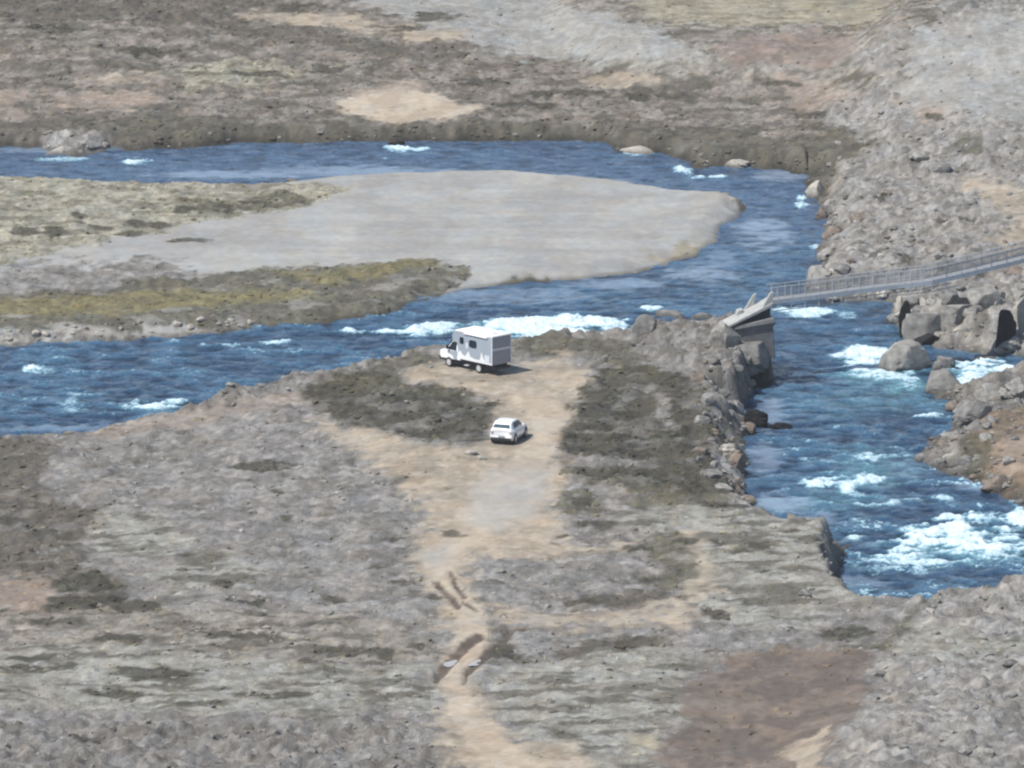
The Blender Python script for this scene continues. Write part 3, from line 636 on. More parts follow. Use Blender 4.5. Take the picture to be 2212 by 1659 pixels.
WF = np.stack([ii, ii + 1, ii + wnx + 1, ii + wnx], -1).reshape(-1, 4)
WF = WF[keep[WF].all(1)]
ids, inv = np.unique(WF, return_inverse=True)
wx_, wy_ = WX[ids], WY[ids]
U, V = project(wx_, wy_, 0 * wx_)
n1 = fbm(wx_, wy_, 1.5, 4, 201, .6, sx=1.7, sy=1.3); n2 = fbm(wx_, wy_, 6.0, 3, 211, .5, sx=1.6); n3 = fbm(wx_, wy_, 1.2, 4, 221, .6, sx=1.7, sy=1.2)
rid = 1 - 2.6 * np.abs(fbm(wx_ + .5 * n2, wy_ + n2, 1.5, 4, 241, .62, sx=1.9, sy=1.5))
foam = np.zeros(U.shape); teal = np.zeros(U.shape); calm = np.zeros(U.shape)
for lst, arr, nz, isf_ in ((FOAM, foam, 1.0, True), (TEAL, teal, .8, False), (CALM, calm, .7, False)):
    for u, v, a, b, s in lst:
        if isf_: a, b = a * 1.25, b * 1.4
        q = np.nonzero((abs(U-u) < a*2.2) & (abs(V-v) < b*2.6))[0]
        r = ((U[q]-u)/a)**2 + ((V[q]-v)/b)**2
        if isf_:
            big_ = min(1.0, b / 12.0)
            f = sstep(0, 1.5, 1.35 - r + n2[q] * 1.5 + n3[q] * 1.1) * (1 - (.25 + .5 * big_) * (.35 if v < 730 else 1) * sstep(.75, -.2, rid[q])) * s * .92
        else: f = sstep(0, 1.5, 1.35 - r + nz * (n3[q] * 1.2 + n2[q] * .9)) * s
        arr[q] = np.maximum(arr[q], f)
live = sstep(1500, 1850, U) * sstep(860, 1000, V) + .6 * sstep(640, 690, V) * sstep(1500, 900, U) + .35 * sstep(1500, 1700, U) * sstep(640, 700, V) + .25
live = np.clip(live, 0, 1)
caps = sstep(.30, .75, rid * .75 + n1 * .5 + n2 * .3 - .35) * live * (1 - calm)
veil = sstep(.5, 1.0, rid) * sstep(1750, 1900, U) * sstep(940, 1020, V) * sstep(-.3, .3, n2)
foam = np.clip(np.maximum(foam, np.maximum(caps * .5, veil * .6)), 0, 1.3)
C_ = .60
deep = lin((74, 114, 146)) * C_; deep2 = lin((48, 76, 106)) * C_; tl = lin((128, 186, 200)) * C_; up = lin((88, 112, 142)) * C_; sky_sheen = lin((160, 180, 202)) * .62
t = sstep(-.4, .4, n2 * .8 + n1 * .5)[:, None]
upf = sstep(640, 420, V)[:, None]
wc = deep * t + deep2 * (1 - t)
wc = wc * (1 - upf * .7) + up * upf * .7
sk = (calm * .85)[:, None]; wc = wc * (1 - sk) + sky_sheen * sk  # sky reflection of the calm patches painted into the body colour
stk = sstep(.02, .45, n3)[:, None] * .24; wc = wc * (1 - stk) + sky_sheen * stk; dkk = sstep(.0, .5, -n1 - .3 * n3)[:, None] * .45 * (1 - sk); wc = wc * (1 - dkk)
tk = np.clip(teal * (.6 + .5 * rid) + foam * .55, 0, 1)[:, None] * .85
wc = wc * (1 - tk) + tl * tk
chop = np.clip(1 - .8 * calm, .1, 1)
wz = chop * (.55 + .6 * live) * (.20 * n1 + .14 * n2 + .10 * n3) + .20 * np.clip(foam, 0, 1) * (.5 + n3 + .6 * rid)
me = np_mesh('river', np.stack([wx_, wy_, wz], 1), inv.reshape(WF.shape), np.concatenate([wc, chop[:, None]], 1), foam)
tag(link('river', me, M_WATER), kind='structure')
print('water verts', len(ids))

M_PUD = paint('puddle_water', (.36, .35, .34), .3, 0, 0, .05, 2)
for u, v, a, b, rot in PUDDLES:
    px, py = at(u, v, 4.0); pz = float(zat(np.array(px), np.array(py)))
    px, py = at(u, v, pz)
    bm = bmesh.new(); vv = []
    for i_ in range(20):
        th = i_ / 20 * 2 * math.pi; rr_ = 1 + .18 * math.sin(3 * th + u)
        dx, dy = a / 23.9 * rr_ * math.cos(th), b / 5.0 * rr_ * math.sin(th)
        dx += dy * .28
        vv.append(bm.verts.new((px + dx, py + dy, 0)))
    zz = sorted(float(zat(np.array(q.co.x), np.array(q.co.y))) for q in vv)[15] + .01
    for q in vv: q.co.z = zz
    bm.faces.new(vv)
    me = bpy.data.meshes.new('puddle'); bm.to_mesh(me); bm.free()
    tag(link('puddle', me, M_PUD), kind='structure')

# ------------------------------------------------------------------ scattered stuff: heath cushions, tussocks, stones
def blob_template(nr=2, nseg=7, flat=.55):
    v = [(0, 0, flat)]
    for r in range(1, nr + 1):
        a = r / nr * math.pi * .55
        for s in range(nseg):
            th = 2 * math.pi * (s + .5 * r) / nseg
            v.append((math.sin(a) * math.cos(th), math.sin(a) * math.sin(th), flat * math.cos(a)))
    f = []
    for s in range(nseg): f.append((0, 1 + s, 1 + (s + 1) % nseg))
    for r in range(1, nr):
        b0, b1 = 1 + (r-1)*nseg, 1 + r*nseg
        for s in range(nseg):
            s2 = (s + 1) % nseg
            f.append((b0+s, b1+s, b0+s2)); f.append((b0+s2, b1+s, b1+s2))
    return np.array(v), np.array(f)

def scatter(name, label, n, dens, size, colf, template, jit, seed, matr, sink=.25, xr=(-62,62), yr=(-160,225)):
    r = np.random.RandomState(seed)
    px = r.uniform(*xr, n); py = r.uniform(*yr, n)
    z = zat(px, py)
    ix = np.clip(np.searchsorted(xs, px), 0, nx-1); iy = np.clip(np.searchsorted(ys, py), 0, ny-1)
    k = iy * nx + ix
    ok = (r.rand(n) < dens(k)) & (z > .12) & (LAND[k] > .3)
    for cx, cy, cz, r0, r1 in PADS: ok &= np.hypot(px-cx, py-cy) > r0 * .95
    px, py, z, k = px[ok], py[ok], z[ok], k[ok]
    m = len(px)
    tv, tf = template; nv = len(tv)
    s = size[0] * (size[1]/size[0]) ** r.rand(m) ** 1.0
    th = r.rand(m) * 6.283
    base = tv[None] * (1 + jit * (r.rand(m, nv, 1) - .5) * 2) 
    base = base * np.stack([s * r.uniform(.8, 1.5, m), s * r.uniform(.8, 1.3, m), s * r.uniform(.6, 1.25, m)], 1)[:, None, :]
    c, q = np.cos(th)[:, None], np.sin(th)[:, None]
    vx = base[:, :, 0]*c - base[:, :, 1]*q + px[:, None]; vy = base[:, :, 0]*q + base[:, :, 1]*c + py[:, None]
    vz = base[:, :, 2] + (z - sink * s)[:, None]
    vv = np.stack([vx, vy, vz], -1).reshape(-1, 3)
    ff = (tf[None] + (np.arange(m) * nv)[:, None, None]).reshape(-1, 3)
    cc = colf(k, r, m)
    cc = np.repeat(cc, nv, 0).reshape(m, nv, 3) * (1 + .12 * (r.rand(m, nv, 1) - .5))
    cols = np.concatenate([cc.reshape(-1, 3), np.full((m*nv, 1), 1.0)], 1)
    o = link(name, np_mesh(name, vv, ff, cols, smooth=False), matr)
    tag(o, label, None, None, 'stuff'); print(name, m)
    return o
M_PLANT = attr_ground('heath_leaves', .05, .3)
M_STONE = attr_ground('loose_stone', .05, .15)
BL = blob_template(2, 6, .6)
def plant_col(k, r, m):
    c = COLR[k] * .84 + .16 * lin((118, 112, 92)) * KALB
    return c * r.uniform(.82, 1.18, (m, 1)) * (1 + np.stack([r.uniform(-.05, .08, m), np.zeros(m), r.uniform(-.14, .02, m)], 1))
o = scatter('heath_cushions', 'low brown green heath cushions and dry tussocks covering the ground', 95000, lambda k: VEG[k] * .85 * (1 - TR[k]), (.12, .38), plant_col, BL, .35, 5, M_PLANT)
o['category'] = 'heath'
def stone_col(k, r, m):
    c = COLR[k] * .5 + .5 * lin((168, 163, 158)) * KALB
    return c * r.uniform(.82, 1.18, (m, 1))
o = scatter('loose_stones', 'small loose grey stones strewn over lava ground and shores', 90000, lambda k: np.clip(STN[k] * .36 + .5 * (LAND[k] < 1.5) * (ISL[k] < -1), 0, 1) * (1 - TR[k]) , (.08, .34), stone_col, blob_template(2, 5, .75), .45, 6, M_STONE)
o['category'] = 'stones'

# ------------------------------------------------------------------ boulders
def rock_mesh(name, seed, sub=3, rough=.32, blocky=.0):
    bm = bmesh.new(); bmesh.ops.create_icosphere(bm, subdivisions=sub, radius=1)
    r = random.Random(seed)
    planes = [(Vector((r.uniform(-1,1), r.uniform(-1,1), r.uniform(-.4,1))).normalized(), r.uniform(.58, .9)) for _ in range(9 + int(blocky*6))]
    if blocky:
        planes = []
        e = Matrix.Rotation(r.uniform(0, 1.5), 3, 'Z') @ Matrix.Rotation(r.uniform(-.3, .3), 3, 'X')
        for ax in ((1,0,0),(-1,0,0),(0,1,0),(0,-1,0),(0,0,1)):
            planes.append(((e @ (Vector(ax) + Vector((r.uniform(-.25,.25), r.uniform(-.25,.25), r.uniform(-.15,.25))))).normalized(), r.uniform(.55, .72)))
        for _ in range(4): planes.append((Vector((r.uniform(-1,1), r.uniform(-1,1), r.uniform(0,1))).normalized(), r.uniform(.75, .9)))
    co = np.array([v.co for v in bm.verts])
    nn = fbm(co[:,0]*1.0 + seed*3.1 + co[:,2]*1.7, co[:,1] + co[:,2]*.9 - seed, .9, 4, seed % 7 + 300) * rough
    for v, k in zip(bm.verts, nn):
        p = v.co * (1 + float(k))
        for n_, d in planes:
            e = p.dot(n_) - d
            if e > 0: p = p - n_ * e * .9
        v.co = p
    me = bpy.data.meshes.new(name); bm.to_mesh(me); bm.free()
    for p in me.polygons: p.use_smooth = False
    return me
def rock_mat(name, rgb, dark=.6):
    m, t, b = mat(name)
    tc = t.nodes.new('ShaderNodeTexCoord')
    n = t.nodes.new('ShaderNodeTexNoise'); n.inputs['Scale'].default_value = 2.2; n.inputs['Detail'].default_value = 8; n.inputs['Roughness'].default_value = .65
    t.links.new(tc.outputs['Object'], n.inputs['Vector'])
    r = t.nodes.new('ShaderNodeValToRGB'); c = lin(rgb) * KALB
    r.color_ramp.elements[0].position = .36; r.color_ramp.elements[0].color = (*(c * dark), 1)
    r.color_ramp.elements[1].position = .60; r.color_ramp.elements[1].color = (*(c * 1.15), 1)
    t.links.new(n.outputs['Fac'], r.inputs['Fac'])
    ge = t.nodes.new('ShaderNodeNewGeometry'); sx = t.nodes.new('ShaderNodeSeparateXYZ'); t.links.new(ge.outputs['Position'], sx.inputs[0])
    wm = t.nodes.new('ShaderNodeMapRange'); wm.inputs['From Min'].default_value = .15; wm.inputs['From Max'].default_value = .5; wm.inputs['To Min'].default_value = .45
    t.links.new(sx.outputs['Z'], wm.inputs['Value'])                    # wet rock along the waterline
    sc = t.nodes.new('ShaderNodeVectorMath'); sc.operation = 'SCALE'
    t.links.new(r.outputs['Color'], sc.inputs[0]); t.links.new(wm.outputs['Result'], sc.inputs['Scale']); t.links.new(sc.outputs['Vector'], b.inputs['Base Color'])
    b.inputs['Roughness'].default_value = .9; b.inputs['Specular IOR Level'].default_value = .25
    bp = t.nodes.new('ShaderNodeBump'); bp.inputs['Distance'].default_value = .15; bp.inputs['Strength'].default_value = .8
    t.links.new(n.outputs['Fac'], bp.inputs['Height']); t.links.new(bp.outputs['Normal'], b.inputs['Normal'])
    return m
RM = {'grey': rock_mat('grey_lava_rock', (172,168,162)), 'pale': rock_mat('pale_rock', (196,188,177), .8), 'dark': rock_mat('dark_basalt_gap_shade', (44,44,47), .6),  # dark kind: dark rock, also painted shade of gaps under the bridge
      'brown': rock_mat('brown_rock', (150,136,124)), 'mid': rock_mat('mid_grey_rock', (150,147,143))}
RMESH = {}
def rock_of(kind, seed, sub, blk=False):
    k = (kind, seed, sub, blk)
    if k not in RMESH:
        me = rock_mesh('rock_mesh', seed, sub, .24 if blk else .36, blk); me.materials.append(RM[kind]); RMESH[k] = me
    return RMESH[k]
def place_rock(name, kind, seed, x, y, z, sx, sy, sz, rot, label, group=None, cat='boulder', sub=3, blk=False):
    o = bpy.data.objects.new(name, rock_of(kind, seed, sub, blk)); COL.objects.link(o)
    o.location = (x, y, z); o.scale = (sx, sy, sz); o.rotation_euler = (0, 0, rot)
    return tag(o, label, cat, group)
PX = 1 / 23.9
# single boulders: u, v of the foot, width px, height px, depth m, base z or None, kind, seed, label
BOLD = [
 (1945,802,118,72,2.6,-.2,'grey',1,'largest rounded grey boulder standing in the river below the footbridge'),
 (2040,800,44,34,1.6,0,'mid',2,'small grey boulder just right of the largest river boulder'),
 (2042,850,92,52,2.2,-.1,'mid',3,'grey boulder between the turquoise pool and the white side cascade'),
 (2004,726,128,66,3.0,.6,'grey',4,'pale angular block with flat top beside the water under the footbridge',1),
 (1948,692,30,56,1.0,-.1,'pale',5,'narrow upright pale rock at the water edge under the footbridge'),
 (2010,745,104,34,2.0,-.2,'dark',9,'low dark wet rock shelf above the largest river boulder'),  # dark colour stands in for shade on the water
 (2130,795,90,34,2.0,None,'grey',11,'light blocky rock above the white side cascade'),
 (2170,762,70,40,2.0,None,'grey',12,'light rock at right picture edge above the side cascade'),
 (1958,730,40,88,.8,-.1,'dark',6,'dark upright rock between the narrow pale rock and the angular block',1),  # this and the next two dark rocks paint in the shade of gaps
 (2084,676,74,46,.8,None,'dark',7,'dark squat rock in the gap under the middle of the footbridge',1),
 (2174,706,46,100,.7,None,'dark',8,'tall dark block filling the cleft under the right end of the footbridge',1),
 (2120,712,84,54,2.4,None,'grey',57,'broad blocky grey rock left of the tall dark block',1),
 (2212,712,52,66,2.2,None,'pale',58,'pale block right of the tall dark block at picture edge',1),
 (2066,742,90,46,2.6,None,'grey',59,'broad grey ledge rock under the footbridge above the side channel',1),
 (2128,770,70,40,2.2,None,'grey',60,'blocky grey rock at the waterside below the broad blocky rock',1),
 (1762,428,44,40,1.8,0,'pale',13,'smooth pale boulder at the bend tip of the far bank'),
 (1792,452,34,26,1.4,0,'grey',14,'grey boulder just below the smooth pale boulder at the bend'),
 (1778,472,30,22,1.2,0,'brown',15,'small brown boulder at the bend water edge'),
 (1800,520,56,36,1.8,.2,'brown',16,'brown grey boulder on the shore below the bend'),
 (1790,560,50,30,1.6,.1,'grey',17,'grey boulder low on the shore halfway to the footbridge'),
 (1765,630,60,66,2.4,0,'grey',18,'big rounded rock at the foot of the lava slope behind the footbridge'),
 (1590,362,60,22,2.0,0,'pale',19,'pale rock right of centre on the far shore'),
 (1520,358,50,24,1.8,0,'pale',20,'pale rock with a dark hollow on the far shore above the foam'),
 (1635,360,40,14,1.6,0,'pale',21,'low pale rock at the right end of the far shore rocks'),
 (1380,332,84,20,2.6,0,'pale',22,'long flat tan rock lying on the far shore left of the foam'),
 (1345,322,40,14,1.6,0,'brown',23,'small tan rock left of the long flat rock on the far shore'),
 (857,312,52,12,1.6,-.1,'dark',24,'low black rock in the far channel with white foam before it'),
 (140,334,90,22,2.4,0,'pale',25,'pale tan rock slab on the far shore at far left'),
 (190,322,70,34,2.4,.2,'grey',26,'grey rock heap behind the pale slab at far left'),
 (120,305,60,16,2.0,.4,'grey',27,'low grey rock left of the heap at far left'),
 (222,318,34,16,1.6,.2,'grey',28,'small grey rock right of the heap at far left'),
 (632,392,34,10,1.2,.3,'brown',29,'small brown rock on the upper edge of the gravel bar'),
 (1312,722,44,22,1.6,None,'mid',30,'grey rock on the near shore right of the motorhome'),
 (1255,718,50,18,1.8,None,'mid',31,'low grey rock on the near shore just right of the motorhome'),
 (1395,722,60,36,2.0,None,'mid',32,'grey rock at the left end of the rocky point'),
 (1450,712,90,44,3.0,None,'mid',33,'large grey rock on top of the rocky point left of the abutment'),
 (1520,716,70,40,2.4,None,'mid',34,'grey rock between the large point rock and the abutment'),
 (1566,752,62,50,2.2,None,'grey',35,'pale grey rock leaning against the bridge abutment'),
 (1618,782,92,52,3.0,2.6,'mid',61,'broad rock ledge carrying the bridge abutment above the river',1),
 (1650,806,54,56,2.4,.8,'mid',62,'steep rock at the outer corner below the bridge abutment',1),
 (1640,790,60,34,2.0,None,'mid',36,'grey rock at the foot of the abutment by the river'),
 (1660,776,34,26,1.4,None,'mid',37,'small rock at the right foot of the abutment above the water'),
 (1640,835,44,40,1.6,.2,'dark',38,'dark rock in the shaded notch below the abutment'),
 (1632,922,56,40,1.8,-.1,'dark',39,'dark rock jutting into the river from the near cliff'),
 (1590,888,40,26,1.4,None,'grey',40,'light rock on the cliff edge above the jutting dark rock'),
 (1690,925,50,18,1.8,-.2,'dark',41,'dark wet rock awash in the river off the near cliff'),
 (1590,1010,50,34,2.0,None,'brown',42,'pinkish brown rock on the near cliff edge'),
 (1572,984,40,22,1.6,None,'pale',43,'pale rock just above the pinkish brown rock on the cliff edge'),
 (2046,996,34,18,1.2,.3,'pale',44,'bright cream rock on the right bank beside the rapids'),
 (2085,1010,46,26,1.6,.3,'mid',45,'grey rock just right of the bright cream rock'),
 (2160,1060,60,28,1.8,.1,'brown',46,'brown rock low on the right bank above the biggest rapids'),
 (2100,905,70,42,2.2,None,'mid',47,'grey rock on the right bank above the brown heath'),
 (2060,885,40,22,1.4,.2,'brown',48,'brown rock at the right bank near the small white wave'),
 (2140,860,70,34,2.2,None,'grey',49,'light grey rock on the bank below the white side cascade'),
 (2195,850,60,30,2.0,None,'grey',50,'light grey rock at right edge below the side cascade'),
 (1016,982,26,8,.9,None,'pale',51,'flat pale stone on the dirt near the white car, upper of two'),
 (1040,993,24,6,.8,None,'pale',52,'flat pale stone on the dirt near the white car, lower of two'),
 (1742,1290,22,10,1.2,None,'mid',53,'small rock on the ledge left of the cliff notch'),
 (2040,1310,70,30,2.6,None,'mid',55,'rounded rock on the near rim below the rapids'),
 (905,735,26,12,1.2,None,'mid',56,'small grey rock on the near shore left of the motorhome'),
]
for row in BOLD:
    u, v, wpx, hpx, dep, bz, kind, seed, label = row[:9]; blk = len(row) > 9
    if bz is None: x, y, z = hit(u, v)
    else: x, y = at(u, v, max(bz, 0)); z = bz - .2
    hw, hh = wpx * PX / 2, hpx * PX
    y += dep * .35
    place_rock('boulder', kind, seed, x, y, z + hh * .28, hw * 1.12, dep * .62, hh * .84, (seed * 1.7) % .7, label, None, 'boulder', 4, blk)
# countable rocks along the shores and on the lava slopes
rr = np.random.RandomState(42)
def many(n, box, cond, smin, smax, kinds, label, group, seed0, blk=False):
    cnt = 0; tries = 0
    noun = {'grey': 'grey', 'mid': 'mid grey', 'pale': 'pale', 'brown': 'brown', 'dark': 'dark'}
    while cnt < n and tries < n * 60:
        tries += 1
        u = rr.uniform(box[0], box[2]); v = rr.uniform(box[1], box[3])
        x, y, z = hit(u, v)
        ix = min(np.searchsorted(xs, x), nx-1); iy = min(np.searchsorted(ys, y), ny-1); k = iy*nx+ix
        if not cond(k, x, y, z): continue
        s = smin * (smax/smin) ** (rr.rand() ** 1.6)
        kd = kinds[rr.randint(len(kinds))]; szw = 'large' if s > (smin*smax)**.5 * 1.25 else ('small' if s < (smin*smax)**.5 * .8 else 'middling')
        place_rock('rock', kd, 60 + rr.randint(8), x, y, z + .15*s, s*rr.uniform(.8,1.5), s*rr.uniform(.8,1.3), s*rr.uniform(.5,.95), rr.uniform(0, 6.28), szw + ' ' + noun[kd] + ' ' + label, group, 'rock', 3 if blk else 2, blk)
        cnt += 1
many(70, (1790,300,2230,660), lambda k,x,y,z: LAND[k] > .4, .3, .95, ['grey','mid','grey','brown'], 'lava rock lying on the slope beyond the footbridge', 'lava rocks on the slope beyond the footbridge', 0)
many(60, (1900,620,2230,800), lambda k,x,y,z: LAND[k] > .3, .35, 1.25, ['grey','mid','pale','mid'], 'rock in the jumble right of the river under the footbridge', 'rocks jumbled under the footbridge', 0, True)
many(60, (1980,800,2230,1100), lambda k,x,y,z: LAND[k] > .1, .25, .7, ['mid','brown','grey','mid'], 'rock on the right bank beside the rapids', 'rocks on the right bank beside the rapids', 0)
many(62, (1480,670,1690,1110), lambda k,x,y,z: .0 < LAND[k] < 4.0 , .28, .95, ['mid','grey','brown','mid'], 'rock along the near cliff edge and rocky point', 'rocks along the near cliff edge', 0, True)
many(26, (380,730,1200,900), lambda k,x,y,z: .1 < LAND[k] < 2.2, .2, .5, ['mid','grey','brown'], 'rock along the near shore left of the rocky point', 'rocks along the near left shore', 0)
many(34, (0,690,760,752), lambda k,x,y,z: .0 < LAND[k] < 3, .2, .48, ['pale','grey','pale'], 'cobble on the lower edge of the gravel bar', 'pale cobbles along the gravel bar', 0)
many(30, (1880,1290,2230,1650), lambda k,x,y,z: True, .25, .7, ['grey','mid'], 'rock on the near slope at lower right', 'rocks on the near slope at lower right', 0)

# ------------------------------------------------------------------ solids for built things
def box_bm(bm, x0, x1, y0, y1, z0, z1):
    v = [bm.verts.new(p) for p in ((x0,y0,z0),(x1,y0,z0),(x1,y1,z0),(x0,y1,z0),(x0,y0,z1),(x1,y0,z1),(x1,y1,z1),(x0,y1,z1))]
    for f in ((3,2,1,0),(4,5,6,7),(0,1,5,4),(1,2,6,5),(2,3,7,6),(3,0,4,7)): bm.faces.new([v[i] for i in f])
def part(name, bm, m, parent, bevel=0, smooth=False, seg=2):
    bmesh.ops.recalc_face_normals(bm, faces=bm.faces[:])
    me = bpy.data.meshes.new(name); bm.to_mesh(me); bm.free()
    if smooth:
        for p in me.polygons: p.use_smooth = True
    o = link(name, me, m, parent)
    if bevel:
        md = o.modifiers.new('bevel', 'BEVEL'); md.width = bevel; md.segments = seg; md.limit_method = 'ANGLE'
    return o
def boxp(name, dims, m, parent, bevel=0.0):
    bm = bmesh.new(); box_bm(bm, *dims); return part(name, bm, m, parent, bevel)
def slab(name, pts, y0, y1, m, parent, bevel=0.0, top=None):
    """side profile (x, z) drawn out from y0 to y1; top: inward shift by height"""
    bm = bmesh.new()
    f = top or (lambda x, z: 0.0)
    sg = 1 if y1 > y0 else -1
    a = [bm.verts.new((x, y0 + sg*f(x, z), z)) for x, z in pts]; b = [bm.verts.new((x, y1 - sg*f(x, z), z)) for x, z in pts]
    bm.faces.new(a); bm.faces.new(list(reversed(b)))
    n = len(pts)
    for i in range(n): bm.faces.new((a[i], b[i], b[(i+1) % n], a[(i+1) % n]))
    return part(name, bm, m, parent, bevel)
def tube_bm(bm, p0, p1, r, n=6):
    p0, p1 = Vector(p0), Vector(p1); d = p1 - p0
    q = d.to_track_quat('Z', 'Y').to_matrix().to_4x4()
    bmesh.ops.create_cone(bm, cap_ends=True, segments=n, radius1=r, radius2=r, depth=d.length, matrix=Matrix.Translation((p0+p1)/2) @ q)
def wheel(parent, x, y, r, wdt, mt, mr):
    t = bmesh.new(); tube_bm(t, (x, y - wdt/2, r), (x, y + wdt/2, r), r, 24)
    ty = part('tyre', t, mt, None, .04)
    w_ = part_w = bpy.data.objects.new('wheel', ty.data); COL.objects.link(w_)
    bpy.data.objects.remove(ty); w_.parent = parent
    md = w_.modifiers.new('bevel', 'BEVEL'); md.width = .04; md.segments = 2; md.limit_method = 'ANGLE'
    sg = 1 if y > 0 else -1
    rb = bmesh.new(); tube_bm(rb, (x, y + sg*(wdt/2 - .03), r), (x, y + sg*(wdt/2 + .015), r), r*.6, 16)
    tube_bm(rb, (x, y + sg*(wdt/2 + .0), r), (x, y + sg*(wdt/2 + .05), r), r*.2, 10)
    part('rim', rb, mr, w_)
def root(name, loc, rz, label, cat):
    o = bpy.data.objects.new(name, None); COL.objects.link(o); o.location = loc; o.rotation_euler = (0, 0, rz)
    return tag(o, label, cat)

M_SILVER = paint('silver_grey_panel', (.32, .37, .43), .35, .0, .3, .06, 1.2)
M_WHITE = paint('white_paint', (.82, .83, .84), .3, 0, .5, .05, 1.5)
M_ROOF = paint('white_roof', (.84, .84, .83), .5, 0, 0, .08, 2)
M_GLASS = paint('dark_glass', (.012, .022, .035), .08, 0, 0, .1, 2)
M_TYRE = paint('tyre_rubber', (.018, .018, .020), .8)
M_RIM = paint('steel_rim', (.55, .56, .58), .35, .2)
M_CHAS = paint('black_chassis', (.015, .016, .018), .7)
M_LAMP = paint('clear_lamp', (.85, .86, .88), .1)
M_DLAMP = paint('smoked_tail_lamp', (.55, .50, .50), .25)
M_RED = paint('red_lamp', (.45, .02, .015), .25)
M_BAND = paint('light_band', (.60, .65, .70), .4)
M_REAR = paint('rear_panel_grey', (.27, .29, .34), .4, 0, 0, .1, 2)
M_HATCH = paint('roof_hatch_grey', (.55, .55, .56), .5)

# --------------------------- motorhome: x forward from the rear wall, y to its left
vr = root('motorhome', (van_c[0] + 1.15*sa, van_c[1] - 1.15*ca, 2.75), VAN_A, 'tall silver grey motorhome with white roof parked by the river bend', 'motorhome')
vr.scale = (1, 1, 1.03)
slab('body', [(0,.95),(4.35,.95),(4.55,2.3),(5.15,2.42),(5.25,2.9),(4.9,3.36),(0,3.44)], -1.15, 1.15, M_SILVER, vr, .05)
r_ = slab('roof', [(-.03,3.40),(4.92,3.34),(4.80,3.47),(4.4,3.52),(-.03,3.52)], -1.18, 1.18, M_ROOF, vr, .03)
boxp('roof_hatch', (2.2,3.9,-.1,.25,3.5,3.585), M_HATCH, vr, .03)
boxp('roof_hatch', (.7,1.25,-.3,.25,3.5,3.59), M_HATCH, vr, .03)
boxp('roof_vent', (4.05,4.35,.3,.65,3.5,3.6), M_ROOF, vr, .02)
boxp('roof_box', (.05,.30,-1.05,1.05,3.5,3.56), M_ROOF, vr, .02)
slab('cab', [(4.30,.75),(6.85,.68),(7.0,.95),(6.96,1.35),(6.1,1.62),(5.35,2.42),(4.45,2.46)], -1.02, 1.02, M_WHITE, vr, .07,
     top=lambda x, z: max(0, z - 1.4) * .13)
cw = slab('windscreen', [(6.14,1.66),(5.42,2.38),(5.38,2.36),(6.08,1.64)], -.9, .9, M_GLASS, vr, 0)
cw.location = (.03, 0, .03)
for s in (1, -1):
    yy = lambda z: s * (1.035 - max(0, z - 1.4) * .13)
    bm = bmesh.new()
    for q in (((4.85,1.58),(5.92,1.58),(5.42,2.26),(5.25,2.32),(4.85,2.32)),):
        a = [bm.verts.new((x, yy(z), z)) for x, z in q]; b = [bm.verts.new((x, yy(z) - s*.05, z)) for x, z in q]
        bm.faces.new(a); bm.faces.new(list(reversed(b)))
        for i_ in range(5): bm.faces.new((a[i_], b[i_], b[(i_+1) % 5], a[(i_+1) % 5]))
    part('cab_window', bm, M_GLASS, vr)
    bm = bmesh.new()
    q = ((4.70,.80),(5.12,.80),(5.30,1.10),(5.95,1.30),(6.0,1.50),(4.70,1.52))
    a = [bm.verts.new((x, yy(z), z)) for x, z in q]; b = [bm.verts.new((x, yy(z) - s*.04, z)) for x, z in q]
    bm.faces.new(a); bm.faces.new(list(reversed(b)))
    for i_ in range(6): bm.faces.new((a[i_], b[i_], b[(i_+1) % 6], a[(i_+1) % 6]))
    part('cab_door', bm, M_SILVER, vr)
    boxp('headlight', (6.78,6.99,min(s*.62,s*.96),max(s*.62,s*.96),1.02,1.28), M_LAMP, vr, .03)
    boxp('wing_mirror', (5.72,5.88,min(s*1.08,s*1.30),max(s*1.08,s*1.30),1.62,1.98), M_CHAS, vr, .02)
    boxp('tail_light', (-.03,.02,min(s*.95,s*1.1),max(s*.95,s*1.1),1.05,1.45), M_RED, vr)
boxp('front_bumper', (6.82,7.08,-1.0,1.0,.52,.86), M_CHAS, vr, .05)
boxp('grille', (6.93,7.01,-.55,.55,.98,1.25), M_CHAS, vr, .01)
def rounded(name, cx, cz, w2, h2, y, m, par, th=.03):
    pts = []
    for i in range(24):
        a = 2*math.pi*i/24; c_, s_ = math.cos(a), math.sin(a)
        pts.append((cx + w2*math.copysign(abs(c_)**.5, c_), cz + h2*math.copysign(abs(s_)**.5, s_)))
    return slab(name, pts, y, y + th*(1 if y > 0 else -1), m, par)
rounded('side_window', 3.95, 2.62, .27, .30, 1.14, M_GLASS, vr)
rounded('side_window', 2.5, 2.5, .50, .34, 1.14, M_GLASS, vr)
rounded('side_window', 1.6, 2.52, .46, .28, -1.14, M_GLASS, vr)
